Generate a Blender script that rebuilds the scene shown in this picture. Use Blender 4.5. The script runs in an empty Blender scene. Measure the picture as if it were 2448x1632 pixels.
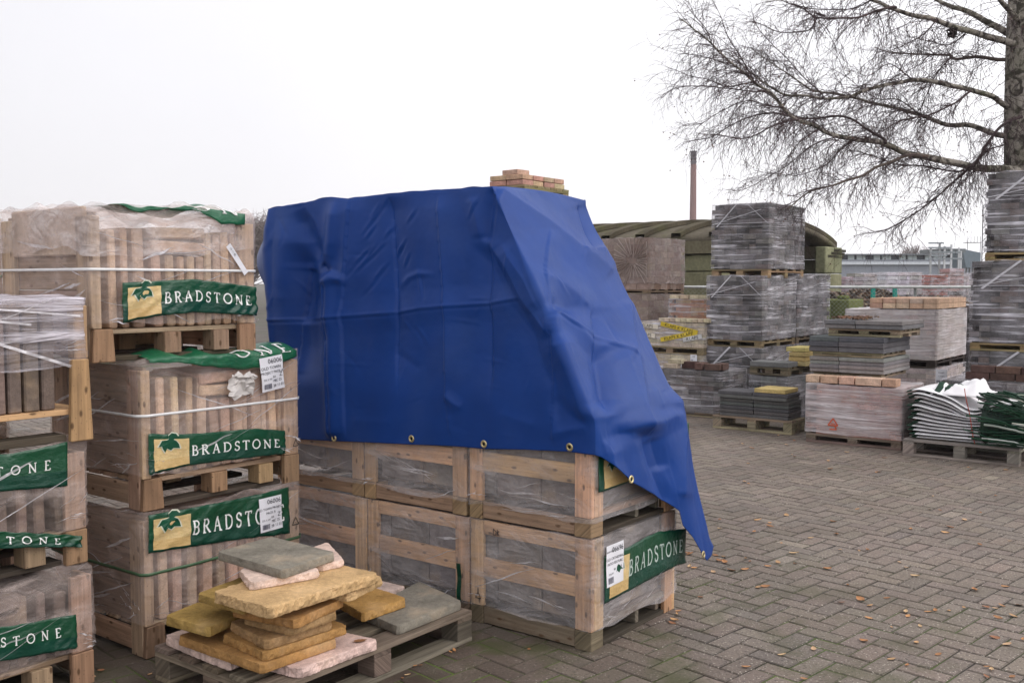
import bpy, bmesh, math, random
import numpy as np
from mathutils import Vector, Matrix, noise
from math import sin, cos, pi, radians, atan2, sqrt, hypot
R0 = random.Random(7)
scn = bpy.context.scene
# ------------------------------------------------------------------ camera
FP, CX, CY, CZ = 2400.0, 1224.0, 816.0, 1.65          # focal length / centre in photo pixels, eye height
PITCH = math.atan(140 / FP)
cam = bpy.data.objects.new('camera', bpy.data.cameras.new('camera'))
scn.collection.objects.link(cam); scn.camera = cam
cam.location = (0, 0, CZ); cam.rotation_euler = (pi / 2 - PITCH, 0, 0)
cam.data.sensor_width = 36; cam.data.lens = FP / 2448 * 36
cam.data.clip_start = 0.05; cam.data.clip_end = 3000
# ------------------------------------------------------------------ sky and sun (overcast)
SUN = Vector((0.74, -0.22, 0.70)).normalized()
w = bpy.data.worlds.new('World'); scn.world = w; w.use_nodes = True
nt = w.node_tree; nt.nodes.clear(); N = nt.nodes.new; K = nt.links.new
sky = N('ShaderNodeTexSky'); sky.sky_type = 'NISHITA'; sky.sun_disc = False
sky.sun_elevation = math.asin(SUN.z); sky.sun_rotation = atan2(SUN.x, SUN.y)
sky.dust_density = 6; sky.air_density = 1.0
b1 = N('ShaderNodeBackground'); K(sky.outputs[0], b1.inputs[0]); b1.inputs[1].default_value = 0.10
tc = N('ShaderNodeTexCoord'); dp = N('ShaderNodeVectorMath'); dp.operation = 'DOT_PRODUCT'
dp.inputs[1].default_value = (0.80, -0.25, 0.15); K(tc.outputs['Generated'], dp.inputs[0])
mr = N('ShaderNodeMapRange'); mr.inputs['From Min'].default_value = -0.60; mr.inputs['From Max'].default_value = 0.85
mr.inputs['To Min'].default_value = 0.77; mr.inputs['To Max'].default_value = 1.50; K(dp.outputs['Value'], mr.inputs['Value'])
cn = N('ShaderNodeTexNoise'); cn.inputs['Scale'].default_value = 2.2; cn.inputs['Detail'].default_value = 4; K(tc.outputs['Generated'], cn.inputs['Vector'])
cm = N('ShaderNodeMapRange'); cm.inputs['From Min'].default_value = .3; cm.inputs['From Max'].default_value = .7; cm.inputs['To Min'].default_value = -.03; cm.inputs['To Max'].default_value = .03; K(cn.outputs[0], cm.inputs['Value'])
ca_ = N('ShaderNodeMath'); K(mr.outputs[0], ca_.inputs[0]); K(cm.outputs[0], ca_.inputs[1])
b2 = N('ShaderNodeBackground'); b2.inputs[0].default_value = (0.98, 0.965, 1.0, 1); K(ca_.outputs[0], b2.inputs[1])
mx = N('ShaderNodeMixShader'); mx.inputs[0].default_value = 0.88
K(b1.outputs[0], mx.inputs[1]); K(b2.outputs[0], mx.inputs[2])
wo = N('ShaderNodeOutputWorld'); K(mx.outputs[0], wo.inputs[0])
sl = bpy.data.lights.new('sun', 'SUN'); sl.energy = 0.65; sl.angle = radians(25); sl.color = (1, 0.96, 0.9)
so = bpy.data.objects.new('sun', sl); scn.collection.objects.link(so)
so.rotation_euler = SUN.to_track_quat('Z', 'Y').to_euler(); so.location = (20, -6, 20)
vs = scn.view_settings; vs.view_transform = 'Standard'; vs.look = 'None'; vs.gamma = 1; vs.exposure = 0.40
scn.cycles.use_denoising = True; scn.cycles.max_bounces = 6; scn.cycles.volume_bounces = 3; scn.cycles.transparent_max_bounces = 16
scn.cycles.caustics_reflective = False; scn.cycles.caustics_refractive = False
# ------------------------------------------------------------------ photo pixel -> world helpers (used while authoring positions)
FW = Vector((0, cos(PITCH), -sin(PITCH))); UP = Vector((0, sin(PITCH), cos(PITCH))); RT = Vector((1, 0, 0)); EYE = Vector((0, 0, CZ))
def ray(px, py): return FW + RT * ((px - CX) / FP) + UP * ((CY - py) / FP)
def on_plane(px, py, n, p0):
    d = ray(px, py); n = Vector(n); return EYE + d * ((Vector(p0) - EYE).dot(n) / d.dot(n))
def on_z(px, py, z=0.0): return on_plane(px, py, (0, 0, 1), (0, 0, z))
def at_y(px, py, y): return on_plane(px, py, (0, 1, 0), (0, y, 0))
def proj(p):
    q = Vector(p) - EYE; d = q.dot(FW); return CX + FP * q.x / d, CY - FP * q.dot(UP) / d
YAW = radians(52.5); BV = Vector((cos(YAW), sin(YAW), 0)); AV = Vector((-sin(YAW), cos(YAW), 0))
def span(p, dirv, px):          # distance along dirv from p until it shows at photo column px
    k = (px - CX) / FP; p = Vector(p); t = 0.0; s = 0.4
    f = lambda t: (lambda q: (q - EYE).x - k * (q - EYE).dot(FW))(p + dirv * t)
    a, b = f(0), f(1); return -a / (b - a)
def zat(p, py):                  # height of photo row py above ground point p
    k = (CY - py) / FP; q = Vector((p[0], p[1], 0)) - EYE
    # (q.UP + z*UPz) = k*(q.FW + z*FWz)
    return (k * q.dot(FW) - q.dot(UP)) / (UP.z - k * FW.z)
# ------------------------------------------------------------------ object helpers
COL = scn.collection
def props(o, label=None, cat=None, group=None, kind=None):
    if label: o['label'] = label
    if cat: o['category'] = cat
    if group: o['group'] = group
    if kind: o['kind'] = kind
    return o
def thing(name, label, cat, loc=(0, 0, 0), yaw=YAW, group=None, rot=None):
    o = bpy.data.objects.new(name, None); COL.objects.link(o); o.empty_display_size = .1
    o.location = loc; o.rotation_euler = rot if rot else (0, 0, yaw); return props(o, label, cat, group)
def nz(p, f=1.0, s=0.0): return noise.noise(Vector((p[0] * f + s * 7.31, p[1] * f - s * 3.7, p[2] * f + s * 1.9)))
def vary(c, r, a=.12):
    k = 1 + r.uniform(-a, a); return tuple(max(0, min(1, x * k * (1 + r.uniform(-a, a) * .3))) for x in c)
class MB:
    def __init__(s): s.v = []; s.f = []; s.c = []; s.uv = []
    def quadf(s, idx, col, uv=None):
        s.f.append(tuple(idx)); s.c.append(col); s.uv.append(uv or [(0, 0)] * len(idx))
    def box(s, lo, hi, col=(.5, .5, .5), rot=None, piv=None, taper=0, r=R0):
        x0, y0, z0 = lo; x1, y1, z1 = hi
        P = [(x0, y0, z0), (x1, y0, z0), (x1, y1, z0), (x0, y1, z0), (x0, y0, z1), (x1, y0, z1), (x1, y1, z1), (x0, y1, z1)]
        if taper: P = [((x - (x0 + x1) / 2) * (1 - taper) + (x0 + x1) / 2, y, z) if z == z1 else (x, y, z) for x, y, z in P]
        dx, dy, dz = x1 - x0, y1 - y0, z1 - z0; ax = max(range(3), key=lambda i: (dx, dy, dz)[i]); ou, ov = r.uniform(0, 9), r.uniform(0, 9)
        Q = P
        if rot is not None:
            pv = Vector(piv) if piv is not None else Vector(((x0 + x1) / 2, (y0 + y1) / 2, (z0 + z1) / 2)); Q = [tuple(rot @ (Vector(p) - pv) + pv) for p in P]
        b = len(s.v); s.v += Q
        for fc in ((0, 3, 2, 1), (4, 5, 6, 7), (0, 1, 5, 4), (1, 2, 6, 5), (2, 3, 7, 6), (3, 0, 4, 7)):
            uv = [(P[i][ax] + ou, sum(P[i]) - P[i][ax] + ov) for i in fc]
            s.quadf([b + i for i in fc], col, uv)
    def grid(s, pts, col, closed=False, uvs=(1, 1)):     # pts[row][col]
        n, m = len(pts), len(pts[0]); b = len(s.v)
        for row in pts: s.v += [tuple(p) for p in row]
        for i in range(n - 1):
            for j in range(m if closed else m - 1):
                k = (j + 1) % m
                cc = col(i, j) if callable(col) else col
                s.quadf((b + i * m + j, b + i * m + k, b + (i + 1) * m + k, b + (i + 1) * m + j), cc,
                        [(j * uvs[0] / m, i * uvs[1] / n), ((j + 1) * uvs[0] / m, i * uvs[1] / n), ((j + 1) * uvs[0] / m, (i + 1) * uvs[1] / n), (j * uvs[0] / m, (i + 1) * uvs[1] / n)])
    def poly(s, pts, col):
        b = len(s.v); s.v += [tuple(p) for p in pts]; s.quadf(range(b, b + len(pts)), col)
    def tube(s, path, rad, n=6, col=(.5, .5, .5), cap=True):
        path = [Vector(p) for p in path]; rings = []; up = Vector((0.31, 0.2, 0.93)); L = 0
        for i, p in enumerate(path):
            t = (path[min(i + 1, len(path) - 1)] - path[max(i - 1, 0)]); t = t.normalized() if t.length else Vector((0, 0, 1))
            u = t.cross(up); u = u.normalized() if u.length > 1e-4 else t.orthogonal().normalized(); v = t.cross(u)
            rr = rad[i] if hasattr(rad, '__len__') else rad
            rings.append([p + (u * cos(2 * pi * k / n) + v * sin(2 * pi * k / n)) * rr for k in range(n)])
        s.grid(rings, col, closed=True)
        if cap: s.poly(rings[0][::-1], col); s.poly(rings[-1], col)
    def build(s, name, mat, parent=None, smooth=False, bevel=0, loc=None, yaw=None):
        me = bpy.data.meshes.new(name); me.from_pydata(s.v, [], s.f)
        ca = me.color_attributes.new('Col', 'FLOAT_COLOR', 'CORNER'); uvl = me.uv_layers.new(name='UV')
        cs = np.empty((len(me.loops), 4), np.float32); us = np.empty((len(me.loops), 2), np.float32); k = 0
        for f, c, u in zip(s.f, s.c, s.uv):
            n = len(f); cs[k:k + n, :3] = c; cs[k:k + n, 3] = 1; us[k:k + n] = u; k += n
        ca.data.foreach_set('color', cs.ravel()); uvl.data.foreach_set('uv', us.ravel())
        if smooth: me.polygons.foreach_set('use_smooth', [True] * len(me.polygons))
        me.materials.append(mat); me.update()
        o = bpy.data.objects.new(name, me); COL.objects.link(o)
        if parent: o.parent = parent
        if loc is not None: o.location = loc
        if yaw is not None: o.rotation_euler = (0, 0, yaw)
        if bevel:
            m = o.modifiers.new('bevel', 'BEVEL'); m.width = bevel; m.segments = 1; m.limit_method = 'ANGLE'
        return o
def copy_tree(o, parent=None):
    c = o.copy(); COL.objects.link(c)
    if parent: c.parent = parent
    for ch in list(o.children): copy_tree(ch, c)
    return c
ORD = ['first', 'second', 'third', 'fourth', 'fifth', 'sixth', 'seventh', 'eighth', 'ninth', 'tenth', 'eleventh', 'twelfth', 'thirteenth', 'fourteenth', 'fifteenth', 'sixteenth']
# ------------------------------------------------------------------ materials
def base_mat(name):
    m = bpy.data.materials.new(name); m.use_nodes = True; t = m.node_tree; t.nodes.clear()
    o = t.nodes.new('ShaderNodeOutputMaterial'); p = t.nodes.new('ShaderNodeBsdfPrincipled'); t.links.new(p.outputs[0], o.inputs[0]); return m, t, p, o
def nd(t, typ, ins=None, **kw):
    n = t.nodes.new(typ)
    for k, v in kw.items(): setattr(n, k, v)
    for k, v in (ins or {}).items():
        if hasattr(v, 'links') or isinstance(v, bpy.types.NodeSocket): t.links.new(v, n.inputs[k])
        else: n.inputs[k].default_value = v
    return n
def noise_val(t, coord, scale, nscale=1.0, detail=4, lo=.3, hi=.7, tlo=0.0, thi=1.0, rough=.55, dist=0.0):
    mp = nd(t, 'ShaderNodeMapping', {'Vector': coord, 'Scale': scale})
    n = nd(t, 'ShaderNodeTexNoise', {'Vector': mp.outputs[0], 'Scale': nscale, 'Detail': detail, 'Roughness': rough, 'Distortion': dist})
    return nd(t, 'ShaderNodeMapRange', {'Value': n.outputs[0], 'From Min': lo, 'From Max': hi, 'To Min': tlo, 'To Max': thi}).outputs[0]
def mixc(t, f, a, b, mode='MIX'):
    n = t.nodes.new('ShaderNodeMix'); n.data_type = 'RGBA'; n.blend_type = mode
    for k, v in ((0, f), (6, a), (7, b)):
        if isinstance(v, bpy.types.NodeSocket): t.links.new(v, n.inputs[k])
        else: n.inputs[k].default_value = v
    return n.outputs[2]
def rgba(c): return (c[0], c[1], c[2], 1)
def col_mat(name, rough=.75, spec=.3, coord='Object', layers=(((9, 9, 9), .7, 1.25),), bump=.25, bscale=(60, 60, 60), stain=None, bdist=.01, knots=0):
    """base colour = the per-piece colour attribute, broken up by layers of noise"""
    m, t, p, o = base_mat(name); c = nd(t, 'ShaderNodeTexCoord').outputs[coord]
    a = nd(t, 'ShaderNodeAttribute', attribute_name='Col').outputs['Color']
    for sc, lo, hi in layers:
        v = noise_val(t, c, sc, tlo=lo, thi=hi); cc = nd(t, 'ShaderNodeCombineColor', {0: v, 1: v, 2: v}).outputs[0]
        a = mixc(t, 1.0, a, cc, 'MULTIPLY')
    if stain:
        sc, colr, lo, hi, amt = stain; v = noise_val(t, c, sc, lo=lo, hi=hi, thi=amt); a = mixc(t, v, a, rgba(colr))
    if knots:                                                            # knots and nail heads
        for sc, r0, r1, kc, am in (((6, 13, 1), .05, .11, (.085, .045, .022), .85), ((26, 30, 1), .03, .06, (.03, .025, .022), .8)):
            mp = nd(t, 'ShaderNodeMapping', {'Vector': c, 'Scale': sc}); vo = nd(t, 'ShaderNodeTexVoronoi', {'Vector': mp.outputs[0], 'Scale': 1.0}); vo.voronoi_dimensions = '2D'
            kf = nd(t, 'ShaderNodeMapRange', {'Value': vo.outputs['Distance'], 'From Min': r0, 'From Max': r1, 'To Min': am, 'To Max': 0.0}).outputs[0]; a = mixc(t, kf, a, rgba(kc))
    t.links.new(a, p.inputs['Base Color']); p.inputs['Roughness'].default_value = rough; p.inputs['Specular IOR Level'].default_value = spec
    if bump:
        h = noise_val(t, c, bscale, detail=6, lo=.2, hi=.8); b = nd(t, 'ShaderNodeBump', {'Height': h, 'Strength': bump, 'Distance': bdist}); t.links.new(b.outputs[0], p.inputs['Normal'])
    return m
def film_mat(name, alpha=.22, streak=(.5, .5, 26), samt=.35, rough=.22, tint=(.82, .80, .82), cloud=2.2, bumpk=.5, bsc=(5, 5, 16), lo=.5, hi=.72, patch=.4):
    m, t, p, o = base_mat(name); c = nd(t, 'ShaderNodeTexCoord').outputs['Object']
    p.inputs['Base Color'].default_value = rgba(tint); p.inputs['Roughness'].default_value = rough; p.inputs['Specular IOR Level'].default_value = .6
    v1 = noise_val(t, c, streak, detail=5, lo=lo, hi=hi, thi=samt, dist=.6)
    v2 = noise_val(t, c, (cloud, cloud, cloud * 1.7), detail=4, lo=.40, hi=.66, thi=1.0)
    v1 = nd(t, 'ShaderNodeMath', {0: v1, 1: nd(t, 'ShaderNodeMapRange', {'Value': v2, 'To Min': .25, 'To Max': 1.0}).outputs[0]}, operation='MULTIPLY').outputs[0]
    v2 = nd(t, 'ShaderNodeMath', {0: v2, 1: samt * patch}, operation='MULTIPLY').outputs[0]
    lw = nd(t, 'ShaderNodeLayerWeight', {'Blend': .25}).outputs['Facing']
    f = nd(t, 'ShaderNodeMath', {0: v1, 1: v2}, operation='ADD').outputs[0]; f = nd(t, 'ShaderNodeMath', {0: f, 1: alpha}, operation='ADD').outputs[0]
    lw2 = nd(t, 'ShaderNodeMath', {0: lw, 1: .22}, operation='MULTIPLY').outputs[0]
    f = nd(t, 'ShaderNodeMath', {0: f, 1: lw2}, operation='ADD', use_clamp=True).outputs[0]
    tr = nd(t, 'ShaderNodeBsdfTransparent'); ms = nd(t, 'ShaderNodeMixShader', {0: f}); t.links.new(tr.outputs[0], ms.inputs[1]); t.links.new(p.outputs[0], ms.inputs[2]); t.links.new(ms.outputs[0], o.inputs[0])
    h = noise_val(t, c, bsc, detail=4, lo=.2, hi=.8, dist=1.4); b = nd(t, 'ShaderNodeBump', {'Height': h, 'Strength': bumpk, 'Distance': .02}); t.links.new(b.outputs[0], p.inputs['Normal'])
    return m
M = {}
M['wood'] = col_mat('pine_wood', .7, .25, 'UV', (((2.2, 55, 1), .68, 1.2), ((1.3, 6, 1), .8, 1.15)), .25, (4, 120, 1), stain=((3.5, 9, 1), (.10, .06, .035), .52, .72, .6), knots=1)
M['oldwood'] = col_mat('weathered_wood', .85, .15, 'UV', (((2.5, 60, 1), .55, 1.3), ((1.6, 7, 1), .75, 1.2)), .4, (4, 120, 1), stain=((3, 8, 1), (.032, .026, .020), .55, .75, .6))
M['stone'] = col_mat('riven_stone', .9, .12, 'Object', (((6, 6, 6), .72, 1.2), ((45, 45, 45), .85, 1.15), ((170, 170, 170), .85, 1.15)), .28, (60, 60, 60), stain=((5, 5, 5), (.62, .44, .27), .55, .75, .35), bdist=.006)
M['brick'] = col_mat('brick', .9, .1, 'Object', (((14, 14, 14), .75, 1.2), ((70, 70, 70), .8, 1.15)), .4, (60, 60, 60))
M['concrete'] = col_mat('concrete', .9, .12, 'Object', (((3, 3, 3), .75, 1.2), ((40, 40, 40), .85, 1.12)), .3, (80, 80, 80))
M['mossy'] = col_mat('mossy_concrete', .95, .08, 'Object', (((1.6, 1.6, 1.6), .7, 1.25), ((18, 18, 18), .8, 1.2)), .4, (25, 25, 25), stain=((1.3, 1.3, .8), (.10, .105, .04), .48, .68, .6))
M['paint'] = col_mat('matt_surface', .6, .3, 'Object', (((6, 6, 6), .9, 1.08),), 0)
M['print'] = col_mat('printed_film', .32, .5, 'Object', (((8, 8, 8), .85, 1.12),), .35, (9, 9, 14), bdist=.03)
M['ink'] = col_mat('printed_ink', .4, .4, 'Object', (((30, 30, 30), .9, 1.08),), 0)
M['metal'] = col_mat('galvanised_metal', .45, .5, 'Object', (((12, 12, 12), .8, 1.1),), 0)
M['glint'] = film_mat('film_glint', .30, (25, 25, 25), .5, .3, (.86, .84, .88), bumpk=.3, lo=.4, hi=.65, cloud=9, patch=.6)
M['hood'] = film_mat('film_hood', .03, (4, 4, 12), .40, .14, (.82, .74, .72), bumpk=1.0, bsc=(5, 5, 9), cloud=4.5, patch=.9, lo=.45, hi=.68)
M['frontstretch'] = film_mat('streaky_stretch_film', .10, (.9, .9, 42), .85, .2, (.74, .70, .77), bumpk=.8, bsc=(2.5, 2.5, 30), lo=.46, hi=.62, cloud=2.6, patch=.25)
M['film'] = film_mat('shrink_film', .05, (3.0, 3.0, 9), .26, .16, (.82, .69, .64), bumpk=.8, bsc=(6, 6, 9), cloud=3.5, patch=.7)
M['filmT'] = film_mat('cloudy_film', .15, (2.5, 2.5, 12), .24, .16, (.60, .56, .56), bumpk=.8, bsc=(5, 5, 11), cloud=4, patch=.8)
M['stretch'] = film_mat('stretch_film', .02, (1.1, 1.1, 30), .85, .2, (.70, .68, .73), bumpk=.8, bsc=(2.5, 2.5, 30), lo=.51, hi=.64, cloud=2.3, patch=.28)
M['whitewrap'] = film_mat('dense_stretch_film', .24, (1.0, 1.0, 30), .55, .3, (.78, .74, .76), bumpk=.8, bsc=(2, 2, 30), lo=.42, hi=.68)
M['crumple'] = film_mat('crumpled_film', .22, (6, 6, 6), .4, .25, (.44, .36, .34), bumpk=1.0, bsc=(9, 9, 9))
# ================================================================== SETTING: ground and paving
def build_ground():
    m, t, p, o = base_mat('yard_ground'); c = nd(t, 'ShaderNodeTexCoord').outputs['Object']
    v = noise_val(t, c, (1.2,) * 3, detail=8); a = mixc(t, v, (.055, .045, .036, 1), (.11, .095, .08, 1))
    g = noise_val(t, c, (.9,) * 3, detail=5, lo=.52, hi=.66); a = mixc(t, g, a, (.045, .065, .012, 1))
    t.links.new(a, p.inputs['Base Color']); p.inputs['Roughness'].default_value = .95
    mb = MB(); mb.poly([(-900, -40, -.02), (900, -40, -.02), (900, 1500, -.02), (-900, 1500, -.02)], (1, 1, 1))
    props(mb.build('ground', m), kind='structure')
    # joint sand with moss, between the blocks
    m, t, p, o = base_mat('joint_sand'); c = nd(t, 'ShaderNodeTexCoord').outputs['Object']
    v = noise_val(t, c, (30,) * 3); a = mixc(t, v, (.012, .010, .008, 1), (.032, .027, .022, 1))
    g = noise_val(t, c, (1.6,) * 3, detail=5, lo=.44, hi=.56)
    dpn = nd(t, 'ShaderNodeVectorMath', {0: c}, operation='DISTANCE'); dpn.inputs[1].default_value = (.0, 4.2, 0)
    near = nd(t, 'ShaderNodeMapRange', {'Value': dpn.outputs['Value'], 'From Min': 1.2, 'From Max': 3.2, 'To Min': 1.0, 'To Max': 0.0}).outputs[0]
    gm = nd(t, 'ShaderNodeMath', {0: g, 1: near}, operation='MULTIPLY').outputs[0]
    a = mixc(t, gm, a, (.085, .14, .015, 1)); t.links.new(a, p.inputs['Base Color']); p.inputs['Roughness'].default_value = 1
    mb = MB(); mb.grid([[(-9 + 18 * i / 90, -1 + 18.5 * j / 90, -.0050 + .003 * nz((i, j, 0), .7)) for i in range(91)] for j in range(91)], (1, 1, 1))
    props(mb.build('paving_joints', m), kind='structure')
    # herringbone blocks, modelled one by one in one sheet
    m, t, p, o = base_mat('paving_block'); c = nd(t, 'ShaderNodeTexCoord').outputs['Object']
    a = nd(t, 'ShaderNodeAttribute', attribute_name='Col').outputs['Color']
    sp = noise_val(t, c, (85,) * 3, detail=2, lo=.62, hi=.68); a = mixc(t, sp, a, (.46, .41, .35, 1))
    dk = noise_val(t, c, (70,) * 3, detail=3, lo=.54, hi=.66, thi=.8); a = mixc(t, dk, a, (.05, .042, .04, 1))
    big = noise_val(t, c, (.55,) * 3, detail=4, tlo=.80, thi=1.18); cc = nd(t, 'ShaderNodeCombineColor', {0: big, 1: big, 2: big}).outputs[0]; a = mixc(t, 1.0, a, cc, 'MULTIPLY')
    st = noise_val(t, c, (1.4, 1.4, 1), detail=6, lo=.5, hi=.75, thi=.6); a = mixc(t, st, a, (.095, .078, .058, 1))
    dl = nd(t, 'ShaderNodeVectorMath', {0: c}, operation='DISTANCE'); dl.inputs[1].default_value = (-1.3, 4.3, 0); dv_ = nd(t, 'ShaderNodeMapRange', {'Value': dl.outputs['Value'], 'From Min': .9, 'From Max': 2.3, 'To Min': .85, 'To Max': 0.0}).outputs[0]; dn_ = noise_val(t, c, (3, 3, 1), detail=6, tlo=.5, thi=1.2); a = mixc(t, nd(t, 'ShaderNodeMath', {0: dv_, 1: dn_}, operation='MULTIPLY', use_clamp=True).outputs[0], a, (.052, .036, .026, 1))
    mo = noise_val(t, c, (3.5, 3.5, 1), detail=6, lo=.50, hi=.66, thi=.75)
    dpn = nd(t, 'ShaderNodeVectorMath', {0: c}, operation='DISTANCE'); dpn.inputs[1].default_value = (.0, 4.2, 0)
    near = nd(t, 'ShaderNodeMapRange', {'Value': dpn.outputs['Value'], 'From Min': .8, 'From Max': 3.0, 'To Min': 1.0, 'To Max': 0.0}).outputs[0]
    a = mixc(t, nd(t, 'ShaderNodeMath', {0: mo, 1: near}, operation='MULTIPLY').outputs[0], a, (.055, .06, .02, 1))
    t.links.new(a, p.inputs['Base Color']); p.inputs['Specular IOR Level'].default_value = .35
    rv = noise_val(t, c, (.8,) * 3, detail=3, tlo=.55, thi=.85); t.links.new(rv, p.inputs['Roughness'])
    h = noise_val(t, c, (150,) * 3, detail=3); b = nd(t, 'ShaderNodeBump', {'Height': h, 'Strength': .35, 'Distance': .004}); t.links.new(b.outputs[0], p.inputs['Normal'])
    mb = MB(); th = radians(44.3); ux = Vector((cos(th), sin(th), 0)); uy = Vector((-sin(th), cos(th), 0)); s = .1065; g = .0055; r = random.Random(3)
    base = Vector((1.9, 7.0, 0))
    def block(x0, y0, w, h):
        cx, cy = (x0 + w / 2) * s, (y0 + h / 2) * s; ctr = base + ux * cx + uy * cy
        if not (.3 < ctr.y < 14.3): return
        lim = .72 * ctr.y + 1.2
        if abs(ctr.x) > lim: return
        hw, hh = w * s / 2 - g / 2, h * s / 2 - g / 2; ch = .0065; dz = r.uniform(-.0016, .0016); tx, ty = r.uniform(-.012, .012), r.uniform(-.012, .012)
        k = r.random(); b0 = (.178, .144, .117) if k < .85 else ((.155, .127, .106) if k < .96 else (.225, .185, .150)); col = vary(b0, r, .09)
        q = lambda a, b, z: tuple(ctr + ux * a + uy * b + Vector((0, 0, z + dz + a * tx + b * ty)))
        i = len(mb.v)
        mb.v += [q(-hw + ch, -hh + ch, 0), q(hw - ch, -hh + ch, 0), q(hw - ch, hh - ch, 0), q(-hw + ch, hh - ch, 0)]
        mb.v += [q(-hw, -hh, -.0035), q(hw, -hh, -.0035), q(hw, hh, -.0035), q(-hw, hh, -.0035)]
        mb.v += [q(-hw, -hh, -.014), q(hw, -hh, -.014), q(hw, hh, -.014), q(-hw, hh, -.014)]
        mb.quadf((i, i + 1, i + 2, i + 3), col); edge = tuple(x * .62 for x in col)
        for a in range(4):
            b = (a + 1) % 4
            mb.quadf((i + 4 + a, i + 4 + b, i + b, i + a), edge); mb.quadf((i + 8 + a, i + 8 + b, i + 4 + b, i + 4 + a), edge)
    nn = 105
    for X in range(-nn, nn):
        for Y in range(-nn, nn):
            d = (X - Y) % 4
            if d == 0: block(X, Y, 2, 1)
            elif d == 3: block(X, Y, 1, 2)
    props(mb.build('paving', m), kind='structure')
build_ground()

# ================================================================== shared pieces
PINE = (.64, .39, .21); PINE2 = (.33, .22, .135); GREYW = (.155, .130, .100); DARKW = (.075, .060, .046)
def pallet(name, label, lx, ly, org, yaw=YAW, h=.144, tone=GREYW, mat='oldwood', group=None, nb=5, along='x', seed=1, z=0.0, cat='pallet'):
    """near-bottom corner at org; x -> right-away, y -> left-away; boards run along 'along'"""
    r = random.Random(seed); t = thing(name, label, cat, (org[0], org[1], z), yaw, group)
    L, Wd = (lx, ly) if along == 'x' else (ly, lx)
    def bx(m, a0, a1, b0, b1, z0, z1, c):
        if along == 'x': m.box((a0, b0, z0), (a1, b1, z1), c, r=r)
        else: m.box((b0, a0, z0), (b1, a1, z1), c, r=r)
    d = MB(); wb = .098; gaps = [(Wd - wb) * i / (nb - 1) for i in range(nb)]
    for i, g in enumerate(gaps):
        e = .022 if i in (0, nb - 1) else 0; bx(d, r.uniform(0, .006), L - r.uniform(0, .006), g, g + wb + e * (1 if i == 0 else -1) * (0 if i else 1), h - .022, h, vary(tone, r, .2))
    for a in (0, (L - .10) / 2, L - .10): bx(d, a, a + .10, .004, Wd - .004, h - .0435, h - .0225, vary(tone, r, .2))
    d.build('deck', M[mat], t, bevel=.002)
    for a in (0.002, (L - .10) / 2, L - .102):
        for b in (.003, (Wd - .10) / 2, Wd - .103):
            m = MB(); bx(m, a, a + .10, b, b + .10, .0225, h - .0445, vary(tone, r, .2)); m.build('block', M[mat], t, bevel=.002)
    for b in (0, (Wd - .10) / 2, Wd - .10):
        m = MB(); bx(m, .002, L - .002, b, b + .098, 0, .0215, vary(tone, r, .25)); m.build('bottom_board', M[mat], t, bevel=.002)
    return t
def textpolys(s, size, align='CENTER', space=1.0):
    cu = bpy.data.curves.new('t', 'FONT'); cu.body = s; cu.size = size; cu.align_x = align; cu.space_character = space; cu.resolution_u = 2
    o = bpy.data.objects.new('t', cu); COL.objects.link(o); bpy.context.view_layer.update()
    me = o.evaluated_get(bpy.context.evaluated_depsgraph_get()).to_mesh()
    P = [[(me.vertices[i].co.x, me.vertices[i].co.y) for i in p.vertices] for p in me.polygons]
    bpy.data.objects.remove(o); bpy.data.curves.remove(cu); return P
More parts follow.
